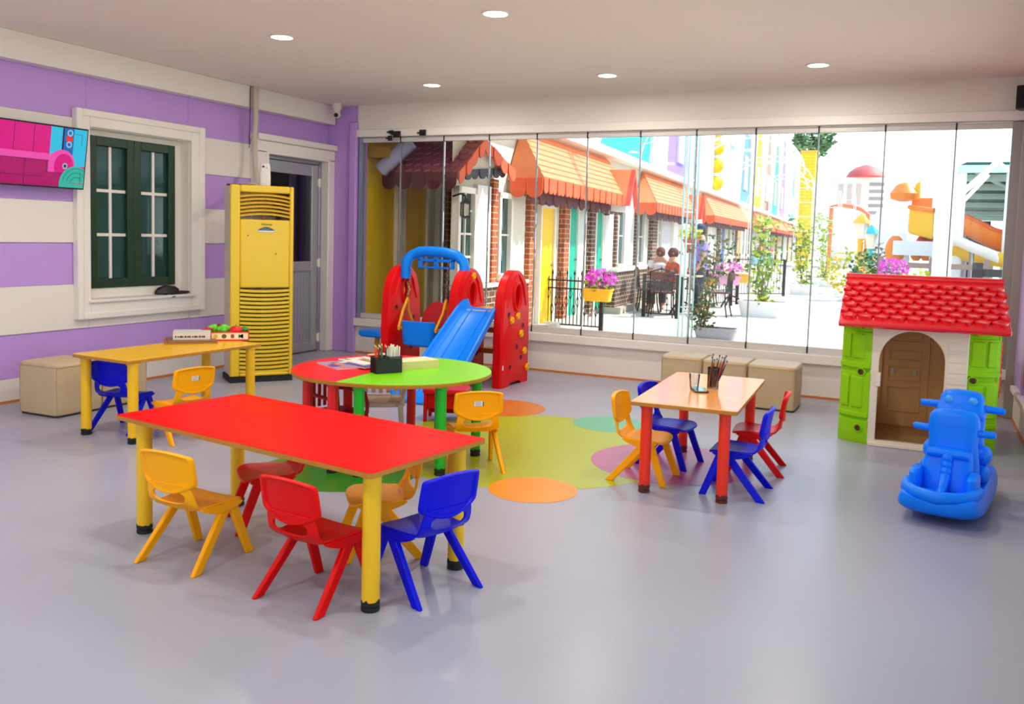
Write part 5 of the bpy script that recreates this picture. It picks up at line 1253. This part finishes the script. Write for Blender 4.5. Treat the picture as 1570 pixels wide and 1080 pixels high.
for k, (tt, lab) in enumerate(((5.2, 'double white pipe arch over the turquoise gable'), (9.0, 'double white pipe arch over the lilac gable'), (14.5, 'double white pipe arch in front of the pale cyan gable'), (21, 'double white pipe arch in front of the blue gable'), (29, 'double white pipe arch over the distant street'))):
    a, b = FW(tt, .25, 2.95), FW(tt - .3, 3.2, 3.1); c = (a + b) / 2; o = thing('pipe_arch', lab, 'arch', (0, 0, 0), 0, None)
    for r, nm in ((1.0, 'outer_pipe'), (.86, 'inner_pipe')):
        m = MB(); m.tube([c + (b - a) * .5 * r * -cos(pi * i / 20) + Vector((0, 0, 1.15 * r * sin(pi * i / 20))) for i in range(21)], .022, 8); m.build(nm, PIPEW, o)
    m = MB()
    for i in range(2, 19, 2): m.tube([c + (b - a) * .5 * -cos(pi * i / 20) + Vector((0, 0, 1.15 * sin(pi * i / 20))), c + (b - a) * .43 * -cos(pi * (i + .8) / 20) + Vector((0, 0, .99 * sin(pi * (i + .8) / 20)))], .012, 6)
    m.build('braces', PIPEW, o)

# ---- cafe tables, chairs and people
IRON = P('cast_iron', '#2a2622', .5, .4); SEATW = P('maroon_seat', '#5c2018', .5)
def cafe_chair(label, loc, rz):
    o = thing('cafe_chair', label, 'chair', loc, rz, 'wrought iron cafe chairs')
    B(-.2, .2, -.2, .2, .43, .46).build('seat', SEATW, o, bevel=.01)
    m = MB(); m.tube([(-.2, -.2, .45), (-.21, -.24, .82), (0, -.26, .88), (.21, -.24, .82), (.2, -.2, .45)], .014, 6)
    for k in range(5): m.tube([(-.13 + .065 * k, -.21, .47), (-.13 + .065 * k, -.25, .85)], .007, 5)
    m.build('backrest', IRON, o)
    B(-.2, .2, -.27, -.23, .68, .82).build('back_panel', SEATW, o, bevel=.01)
    for sx in (-1, 1):
        for sy in (-1, 1): MB().tube([(sx * .18, sy * .17, .44), (sx * .19, sy * .19, .2), (sx * .22, sy * .23, 0)], .013, 6).build('leg', IRON, o)
    return o
def cafe_table(label, loc):
    o = thing('cafe_table', label, 'table', loc, 0, 'cafe tables by the brick wall')
    MB().lathe([(.36, .72), (.38, .73), (.38, .75), (.0, .75)], n=28).build('tabletop', P('table_cream', '#d4c09a', .5), o)
    MB().tube([(0, 0, .03), (0, 0, .72)], .03, 10).build('column', IRON, o)
    for k in range(3):
        a = 2 * pi * k / 3; MB().tube([(0, 0, .25), (.15 * cos(a), .15 * sin(a), .2), (.3 * cos(a), .3 * sin(a), .02)], .018, 7).build('foot', IRON, o)
cafe_table('round cafe table with cream top beside the brown brick wainscot', (2.15, 8.0, 0)); cafe_table('second cafe table farther along, behind the first trellis', (2.55, 10.6, 0))
cafe_chair('iron cafe chair with maroon back, nearest the brick wainscot', (1.98, 7.25, 0), D(10)); cafe_chair('iron cafe chair turned sideways at the first cafe table', (1.5, 8.0, 0), D(-80)); cafe_chair('iron cafe chair beyond the first cafe table', (2.15, 8.95, 0), D(180))
cafe_chair('iron cafe chair at the right of the first cafe table, behind the trellis post', (2.8, 8.1, 0), D(90)); cafe_chair('iron cafe chair at the second cafe table', (2.0, 10.6, 0), D(-85))
def person(label, loc, rz, joints, clothes, hairc, skin='#c89070', seated=False, cap=None):
    o = thing('person', label, 'person', loc, rz)
    me = bpy.data.meshes.new('body'); vs = [j[0] for j in joints]; es = [(j[2], i) for i, j in enumerate(joints) if j[2] is not None]
    me.from_pydata(vs, es, []); b = bpy.data.objects.new('body', me); COL.objects.link(b); b.parent = o; me.materials.append(P('skin_' + skin[1:], skin, .5, var=.05))
    sk = b.modifiers.new('skin', 'SKIN')
    for i, j in enumerate(joints): me.skin_vertices[0].data[i].radius = (j[1], j[1])
    me.skin_vertices[0].data[0].use_root = True; sk.use_smooth_shade = True
    ss = b.modifiers.new('ss', 'SUBSURF'); ss.levels = 1; ss.render_levels = 2
    head = Vector(joints[3][0]) + Vector((0, .01, .03))
    hm = MB(); hm.sphere((head.x, head.y - .02, head.z + .005), .106, 14, sc=(.92, 1.0, 1.05)); hm.build('hair', P('hair_' + hairc[1:], hairc, .8), o)
    MB().sphere((head.x, head.y + .085, head.z - .01), .014, 8, sc=(.8, 1.4, 1.1)).build('nose', P('skin_' + skin[1:], skin, .5), o)
    m = MB()
    for sx in (-1, 1): m.sphere((head.x + sx * .034, head.y + .078, head.z + .012), .009, 8)
    m.build('eyes', DARK, o); MB().sphere((head.x, head.y + .076, head.z - .05), .018, 8, sc=(1.2, .4, .35)).build('mouth', P('lip', '#9a4a44', .5), o)
    m = MB()
    for sx in (-1, 1): m.sphere((head.x + sx * .088, head.y, head.z), .02, 8, sc=(.4, .8, 1.3))
    m.build('ears', P('skin_' + skin[1:], skin, .5), o)
    if cap:
        m = MB(); m.lathe([(.104, 0), (.106, .03), (.09, .075), (.05, .1), (.01, .108)], (head.x, head.y - .01, head.z + .03), 18); m.prism(sup(18, .075, .07, 2.5, (0, .1)), lambda p, q, d: (head.x + p, head.y + q, head.z + .03 + d), 0, .012); m.build('cap', P('cap_' + cap[1:], cap, .7), o)
    for nm, mat, rings in clothes:
        m = MB()
        for rg in rings: m.tube([q[0] for q in rg], [q[1] for q in rg], 14)
        m.build(nm, P('cloth_' + mat[1:], mat, .8), o)
    return o
def pose(seated):
    if seated: hip, kn, an = .5, (.42, .48), .08
    J = []
    if seated:
        J = [((0, 0, .50), .12, None), ((0, 0, .78), .12, 0), ((0, .0, .98), .06, 1), ((0, .02, 1.11), .088, 2),
             ((.17, 0, .95), .055, 2), ((.22, .1, .72), .045, 4), ((.12, .3, .77), .032, 5), ((.1, .38, .78), .03, 6), ((-.17, 0, .95), .055, 2), ((-.22, .1, .72), .045, 8), ((-.12, .3, .77), .032, 9), ((-.1, .38, .78), .03, 10),
             ((.1, .05, .5), .085, 0), ((.12, .42, .5), .062, 12), ((.12, .42, .1), .045, 13), ((.12, .54, .04), .035, 14), ((-.1, .05, .5), .085, 0), ((-.12, .42, .5), .062, 16), ((-.12, .42, .1), .045, 17), ((-.12, .54, .04), .035, 18)]
    else:
        J = [((0, 0, .92), .12, None), ((0, 0, 1.2), .12, 0), ((0, .0, 1.42), .06, 1), ((0, .02, 1.55), .088, 2),
             ((.18, 0, 1.36), .055, 2), ((.24, .0, 1.08), .043, 4), ((.22, .12, .86), .032, 5), ((.21, .17, .79), .03, 6), ((-.18, 0, 1.36), .055, 2), ((-.24, .0, 1.08), .043, 8), ((-.22, .12, .86), .032, 9), ((-.21, .17, .79), .03, 10),
             ((.09, 0, .85), .085, 0), ((.1, .02, .47), .06, 12), ((.1, 0, .08), .042, 13), ((.1, .13, .035), .035, 14), ((-.09, 0, .85), .085, 0), ((-.1, .02, .47), .06, 16), ((-.1, 0, .08), .042, 17), ((-.1, .13, .035), .035, 18)]
    return J
def outfit(J, top, bottom, sleeve=.6):
    V_ = lambda i: Vector(J[i][0])
    s1 = [(V_(0) - Vector((0, 0, .06)), .15), (V_(0) + Vector((0, 0, .12)), .14), (V_(1), .155), (V_(2) - Vector((0, 0, .08)), .15), (V_(2) - Vector((0, 0, .03)), .09)]
    sl_ = [[(V_(a), .075), (V_(a).lerp(V_(a + 1), sleeve), .062)] for a in (4, 8)]
    lg = [[(V_(a), .105), (V_(a + 1), .08), (V_(a + 1).lerp(V_(a + 2), .85), .06)] for a in (12, 16)]
    return [('shirt', top, [s1] + sl_), ('trousers', bottom, lg)]
J = pose(True); g0 = Yp(1033, 440, 8.9)
person('seated person in an orange red top at the cafe table, seen past the first trellis', (Yp(1031, 440, 8.4).x, 8.4, .0), D(120), J, outfit(J, '#c8481c', '#5a4838'), '#5a2a18')
J = pose(True); person('seated person in pale clothes with auburn hair behind the iron cafe chair', (Yp(1011, 440, 8.9).x, 8.9, 0), D(190), J, outfit(J, '#e8dcd8', '#4a4a58'), '#6a2c1c')
J = pose(False); pp = Yp(1074, 384, 8.3); person('standing person with navy cap and lavender shirt behind the flower boxes', (pp.x, 8.3, 0), D(120), J, outfit(J, '#9a86e0', '#3a4460'), '#3a2a20', cap='#1c2c58')
for k in range(1): pass

# ---- right hand playground
wc = Yp(1442, 425, 4.5); o = tag(MB().lathe([(.16, 0), (.16, .04), (.115, .06), (.115, 4.6)], n=24).build('white_column', P('column_white', '#f6f6f4', .5), loc=(wc.x, wc.y, 0)), 'thick white round column outside, right of the slide tower', 'column')
# wooden fence
fo = Yp(1498, 432, 3.2); fn = thing('wooden_fence', 'dark grey wooden rail fence at the far right outside', 'fence', (fo.x, 3.2, 0), D(-8))
DW = P('dark_wood', '#3a3c42', .7, var=.1)
fh = Yp(1499, 403, 3.2).z
for x in (0, .55, 1.1): B(x - .055, x + .055, -.05, .05, 0, fh).build('post', DW, fn)
for z in (fh - .6, fh - .38, fh - .16): B(0, 1.15, -.03, .02, z, z + .09).build('rail', DW, fn)
bo = Yp(1350, 408, 10); fn = thing('wooden_fence', 'weathered brown rail fence behind the magenta flowers', 'fence', (bo.x, 10, 0), 0)
BW = P('brown_wood', '#8a7468', .7, var=.1)
for x in (0, .9, 1.8): B(x - .05, x + .05, -.05, .05, 0, 1.2).build('post', BW, fn)
for z in (.4, .7, 1.0): B(0, 1.9, -.03, .02, z, z + .1).build('rail', BW, fn)
# orange slide
OR1, OR2 = P('slide_orange', '#f08410', .4, var=.05), P('slide_yellow', '#f6be08', .4, var=.04)
def wslide(label, pts, w, mats, dirn, side=.35):
    "pts: list of 3-D points down the chute; channel opens upward"
    o = thing('water_slide', label, 'slide', (0, 0, 0), 0, 'orange playground slides'); n_ = Vector(dirn).normalized()
    m = MB(); rings = []
    for p in pts:
        p = Vector(p); N = 10; r = []
        for i in range(N + 1): a = pi + pi * i / N; r.append(p + n_ * (w / 2 * cos(a)) + Vector((0, 0, side * (1 + sin(a)))))
        for i in reversed(range(N + 1)): a = pi + pi * i / N; r.append(p + n_ * ((w / 2 - .05) * cos(a)) + Vector((0, 0, .05 + side * (1 + sin(a)) - (.05 if i in (0, N) else 0))))
        rings.append(r)
    m.loft(rings); m.build('chute', mats, o, ang=60)
    return o
q = lambda u, v, y: Yp(u, v, y)
P1 = [q(1462, 362, 14), q(1480, 362, 13.8), q(1500, 372, 13.6), q(1520, 383, 13.4), q(1540, 389, 13.2), q(1575, 396, 13)]
s_ = wslide('long orange wave slide at the far right, behind the dark fence', P1, 1.0, OR1, (.1, 1, 0), .42)
m = MB(); m.tube([p_ + Vector((0, -.5, .42)) for p_ in P1], .05, 8); m.build('slide_rim', P('rim_orange', '#e46408', .4), s_)
m = MB()
for p_ in (P1[1], P1[3], P1[5]): m.cyl((p_.x, p_.y, 0), (p_.x, p_.y, p_.z + .02), .06)
m.build('support', STEEL, s_)
P2 = [q(1455, 372, 12.2), q(1490, 388, 12.0), q(1530, 404, 11.8)]
s2 = wslide('straight white sided slide below the orange wave slide', P2, .9, P('slide_white', '#f0ece6', .4), (.1, 1, 0), .22)
P3 = [q(1455, 398, 12.9), q(1490, 403, 12.7), q(1540, 411, 12.5)]
s3 = wslide('low yellow slide under the white sided slide', P3, .9, OR2, (.1, 1, 0), .3)
for s__, Pk in ((s2, P2), (s3, P3)):
    m = MB()
    for p_ in Pk[:2]: m.cyl((p_.x, p_.y, 0), (p_.x, p_.y, p_.z + .02), .05)
    m.build('support', STEEL, s__)
B(q(1545, 380, 15.5).x, q(1575, 380, 15.5).x, 15.4, 15.6, q(1550, 372, 15.5).z - .6, q(1550, 368, 15.5).z)
# slide tower
tw = thing('slide_tower', 'white slide tower with orange hood and yellow trough left of the white column', 'play tower', (0, 0, 0))
ty = 16.0
za = q(1410, 318, ty).z; zb = q(1410, 358, ty).z; xa, xb = q(1393, 340, ty).x, q(1432, 340, ty).x
m = MB(); m.loft([[(xa, ty, zb), (xa, ty + 1, zb), (xa, ty + 1, za), (xa, ty, za)], [(xb, ty - .6, zb - .15), (xb, ty + .6, zb - .15), (xb, ty + .6, za - .1), (xb, ty - .6, za - .1)]]); m.build('yellow_trough', OR2, tw, bevel=.05)
MB().tube([(xa, ty - .05, za), (xb, ty - .65, za - .1)], .06, 8).build('trough_rim', OR1, tw)
B(xa - .3, xb + .2, ty - .8, ty + 1.2, zb - .55, zb - .2).build('deck', PIPEW, tw)
c = q(1386, 297, ty); m = MB(); m.lathe([(.05, .28), (.2, .2), (.33, .0), (.3, -.14), (.1, -.2)], (c.x, c.y, c.z), 14); m.build('orange_hood', OR1, tw)
c = q(1405, 290, ty); MB().prism([(c.x - .1, c.z - .25), (c.x + .1, c.z - .25), (c.x + .08, c.z + .2), (c.x - .02, c.z + .12)], lambda p, q_, d: (p, d, q_), ty, ty + .3).build('yellow_fin', OR2, tw)
B(q(1398, 306, ty).x, q(1430, 306, ty).x, ty + .2, ty + .3, za, q(1410, 303, ty).z).build('railing_panel', OR1, tw)
for u in (1388, 1430): 
    c = q(u, 400, ty); MB().cyl((c.x, ty, 0), (c.x, ty, zb - .2), .09).build('post', PIPEW, tw)
c = q(1372, 385, ty - .5); MB().sphere((c.x, ty - .5, c.z), .33, 16, sc=(.7, .7, 1.2)).build('orange_disc', OR1, tw)
for k, u in enumerate((1405, 1412, 1420, 1425)):
    c = q(u, 385, ty + .6); MB().sphere((c.x, ty + .6, c.z + .12 * (k % 2)), .2, 12, sc=(.8, .8, 1.4)).build('play_panel', OR1 if k % 2 == 0 else P('panel_redorange', '#e44a10', .4), tw)
# green canopy
gc = thing('canopy', 'green roofed canopy on white trusses at the far right', 'canopy', (0, 0, 0))
GRC = P('canopy_green', '#0a5a50', .6, var=.06); BMW = P('beam_pale', '#cfe8e0', .5)
X0, X1 = q(1466, 300, 12).x, 30; Y0, Y1, Z0, Z1 = 12.5, 34, q(1520, 253, 12.5).z, 2.75
zc = lambda y: lerp(Z0, Z1, (y - Y0) / (Y1 - Y0))
m = MB(); m.loft([[(X0, Y0, Z0 + .06), (X1, Y0, Z0 + .06), (X1, Y1, Z1 + .06), (X0 + .3, Y1, Z1 + .06)], [(X0, Y0, Z0), (X1, Y0, Z0), (X1, Y1, Z1), (X0 + .3, Y1, Z1)]]); m.build('roof', GRC, gc)
for y in (12.5, 14.6, 17.2, 20.5, 24.5, 29.5, 34): B(X0, X1, y - .08, y + .08, zc(y) - .16, zc(y) - .005).build('cross_beam', BMW, gc)
m = MB()
for a in range(16): m.tube([(X0 + .3 + a * 1.3, 12.5, Z0 - .1), (X0 + 2.6 + a * 1.3, 24, zc(24) - .1)], .05, 6)
m.build('diagonal_brace', BMW, gc)
tp = q(1474, 322, 11.5)
m = MB(); m.tube([q(1462, 253, 11.5), q(1516, 229, 11.5), q(1585, 200, 11.5)], .06, 8); m.tube([q(1468, 302, 11.5), q(1505, 270, 11.5), q(1530, 248, 11.5)], .06, 8); m.tube([q(1476, 310, 11.5), q(1516, 268, 11.5)], .04, 8); m.tube([q(1466, 205, 11.5), q(1525, 222, 11.5), q(1580, 262, 11.5)], .03, 8); m.tube([q(1514, 235, 11.5), q(1565, 275, 11.5)], .03, 8)
m.build('white_truss', PIPEW, gc)
for u in (1470, 1546):
    p_ = q(u, 345, 12.6); MB().cyl((p_.x, p_.y, 0), (p_.x, p_.y, Z0 - .05), .1, n=14).build('post', PIPEW, gc)
o = thing('dark_screen', 'dark patterned screen behind the orange wave slide', 'screen', (0, 0, 0)); xa, xb = q(1473, 360, 20).x, q(1518, 360, 20).x
B(xa, xb, 20, 20.08, 0, q(1500, 339, 20).z).build('panel', P('screen_pattern', '#4a3a60', .6, var=.6, scale=6), o)
# lamp posts
for lab, u, vt, col_, yy in (('yellow lamp post with white lantern beyond the trellises', 1322, 328, '#f4b810', 22), ('turquoise lamp post beside the yellow one', 1337, 345, '#2ac0c8', 23.5)):
    tpp = q(u, vt, yy); bx_ = q(u - 2, 415, yy).x; h = tpp.z; o = thing('street_lamp', lab, 'street lamp', (tpp.x - .0, yy, 0)); mt = P('lamp_' + col_[1:], col_, .5)
    MB().lathe([(.22, 0), (.2, .1), (.11, .25), (.1, .6), (.13, .64), (.09, .7), (.085, h - .95), (.12, h - .9), (.08, h - .85), (.12, h - .8)], n=14).build('pole', mt, o)
    MB().lathe([(.13, h - .8), (.2, h - .3)], n=6).build('lantern_glass', P('lamp_glass', '#f4ecd8', .3), o)
    MB().lathe([(.28, h - .3), (.25, h - .25), (.12, h - .08), (.03, h)], n=6).build('lantern_cap', mt, o)
# far palace with dome, orange arch, tree, bushes
pb_ = q(1330, 262, 48); w = thing('building', 'distant white play palace with a pale red dome', 'building', (q(1322, 380, 48).x, 48, 0))
WB = P('palace_white', '#f2ece8', .6)
B(-1.9, 1.9, 0, 4, 0, q(1322, 272, 48).z).build('hall', WB, w)
dz = q(1322, 272, 48).z; m = MB(); m.lathe([(1.05, dz), (1.1, dz + .1), (.95, dz + .35), (.6, dz + .62), (.2, dz + .76), (.02, dz + .8)], (-.1, .8, 0), 24); m.build('dome', P('dome_red', '#d8605c', .6), w)
for k in range(5): B(.2, 1.0, -.06, 0, dz - .5 - .42 * k, dz - .32 - .42 * k).build('louvre', P('louvre_grey', '#a89a9c', .6), w)
for k in range(3): B(-1.5 + .5 * k, -1.25 + .5 * k, -.06, 0, dz - 1.6, dz - .4).build('window', P('palace_pane', '#d8c0b8', .3), w)
xa, xb = q(1343, 340, 30).x, q(1392, 340, 30).x; o = thing('picket_fence', 'white picket balustrade left of the slide tower', 'fence', (xa, 30, 0)); zt, zb_ = q(1365, 327, 30).z, q(1365, 357, 30).z
m = MB()
for k in range(12): x = (xb - xa) * k / 11; m.box(x - .03, x + .03, -.03, .03, zb_, zt)
m.build('pickets', PIPEW, o); B(0, xb - xa, -.05, .05, zt - .05, zt + .08).build('top_rail', PIPEW, o); B(0, xb - xa, -.3, .3, 0, zb_).build('base_wall', WB, o)
m = MB(); aa = [q(1275, 316, 34), q(1290, 315, 34), q(1305, 316.5, 34), q(1320, 321, 34), q(1331, 329, 34)]; aa = [Vector((aa[0].x, 34, 0))] + aa + [Vector((aa[-1].x, 34, 0))]
o = tag(m.tube(aa, .09, 8).build('orange_arch', P('arch_orange', '#e87848', .5)), 'thin orange arch over the street near the lamp posts', 'arch')
def tree(label, base, h, r, mats, seed, n=600, size=.4, bush=False):
    o = thing('bush' if bush else 'tree', label, 'bush' if bush else 'tree', base); rnd = random.Random(seed)
    if not bush: MB().tube([(0, 0, 0), (.1, 0, h * .5), (0, 0, h)], [.2, .15, .05], 8).build('trunk', P('bark', '#5a4838', .9), o)
    m = MB(); leafmass(m, ell(rnd, (0, 0, h if not bush else h * .5), r, r, r * 1.2 if not bush else h * .5, n), size, rnd, (0, 1)); m.build('crown', mats, o)
xa, xb, zt_ = q(1229, 235, 42).x, q(1251, 235, 42).x, q(1240, 234, 42).z
o = thing('brick_tower', 'yellow brick tower rising over the awnings below the green tree', 'tower', ((xa + xb) / 2, 42, 0)); B(-(xb - xa) / 2, (xb - xa) / 2, 0, 1.2, 0, zt_).build('tower_wall', BR3, o); B(-(xb - xa) / 2 - .05, (xb - xa) / 2 + .05, -.05, 1.25, zt_, zt_ + .12).build('coping', P('coping_amber', '#e8b848', .6), o)
b_ = q(1247, 215, 45); tree('green tree rising behind the yellow chimney', (b_.x, 45, 0), b_.z + .2, 1.1, [P('tree_green', '#4c7a4c', .7), P('tree_pale', '#7aa070', .7)], 21, 900, .35)
for lab, u, v, y, r, h, mt in (('yellow flowering bush below the yellow lamp post', 1302, 420, 18, .7, 1.3, [P('bush_yellow', '#ecc818', .6), LFY]), ('green bush between the yellow and turquoise lamp posts', 1330, 420, 17, .45, 1.3, [LFG, LFD]), ('dark shrub behind the picket balustrade', 1355, 390, 26, .9, 1.6, [LFD, P('leaf_blue', '#3c5a50', .6)]), ('pale flowering shrub left of the white column', 1412, 420, 8, .35, 1.0, [LFY, P('petal_pale', '#f0d8c0', .6)])):
    p_ = q(u, v, y); tree(lab, (p_.x, y, 0), h, r, mt, int(u), 320, .16, True)

# ================================================================ LIGHT AND CAMERA
w = bpy.data.worlds.new('world'); SC.world = w; w.use_nodes = True; nt = w.node_tree; bg = nt.nodes['Background']
tc = nt.nodes.new('ShaderNodeTexCoord'); sp_ = nt.nodes.new('ShaderNodeSeparateXYZ'); rmp = nt.nodes.new('ShaderNodeValToRGB')
nt.links.new(tc.outputs['Generated'], sp_.inputs[0]); nt.links.new(sp_.outputs[2], rmp.inputs[0]); nt.links.new(rmp.outputs[0], bg.inputs[0])
rmp.color_ramp.elements[0].color = (.84, .93, 1, 1); rmp.color_ramp.elements[0].position = .0; rmp.color_ramp.elements[1].color = (.38, .62, 1, 1); rmp.color_ramp.elements[1].position = .8
bg.inputs[1].default_value = SKY
def light(name, typ, loc, energy, col=(1, 1, 1), **k):
    l = bpy.data.lights.new(name, typ); l.energy = energy; l.color = col
    for a, b in k.items(): setattr(l, a, b)
    o = bpy.data.objects.new(name, l); COL.objects.link(o); o.location = loc; return o
sd = Vector((.5, .4, .77)).normalized()
s = light('sun', 'SUN', (10, 10, 20), SUN, (1, .95, .86), angle=radians(.6)); s.rotation_euler = sd.to_track_quat('Z', 'Y').to_euler()
for k, (x, y) in enumerate(LAMPS):  # includes the unseen lamps added for extra light
    light('downlight', 'AREA', (x, y, CH - .02), LAMPW, (1, .92, .83), shape='DISK', size=.15)
cam = bpy.data.cameras.new('camera'); co = bpy.data.objects.new('camera', cam); COL.objects.link(co)
cam.sensor_width = 36; cam.sensor_fit = 'HORIZONTAL'; cam.lens = 36 * F / 1570; cam.shift_x = -(CX - 785) / 1570; cam.shift_y = (CY - 540) / 1570; cam.clip_end = 400; cam.clip_start = .05
r_, d_, f_ = [Vector(x) for x in CM]
co.matrix_world = Matrix(((r_.x, -d_.x, -f_.x, CAM.x), (r_.y, -d_.y, -f_.y, CAM.y), (r_.z, -d_.z, -f_.z, CAM.z), (0, 0, 0, 1)))
SC.camera = co
SC.view_settings.view_transform = 'Standard'; SC.view_settings.look = 'None'; SC.view_settings.gamma = 1; SC.view_settings.exposure = EXPO
SC.view_settings.use_curve_mapping = False
SC.cycles.use_denoising = True; SC.cycles.max_bounces = 10; SC.cycles.diffuse_bounces = 5; SC.cycles.transparent_max_bounces = 16; SC.cycles.caustics_reflective = False; SC.cycles.caustics_refractive = False
SC.cycles.sample_clamp_indirect = 6
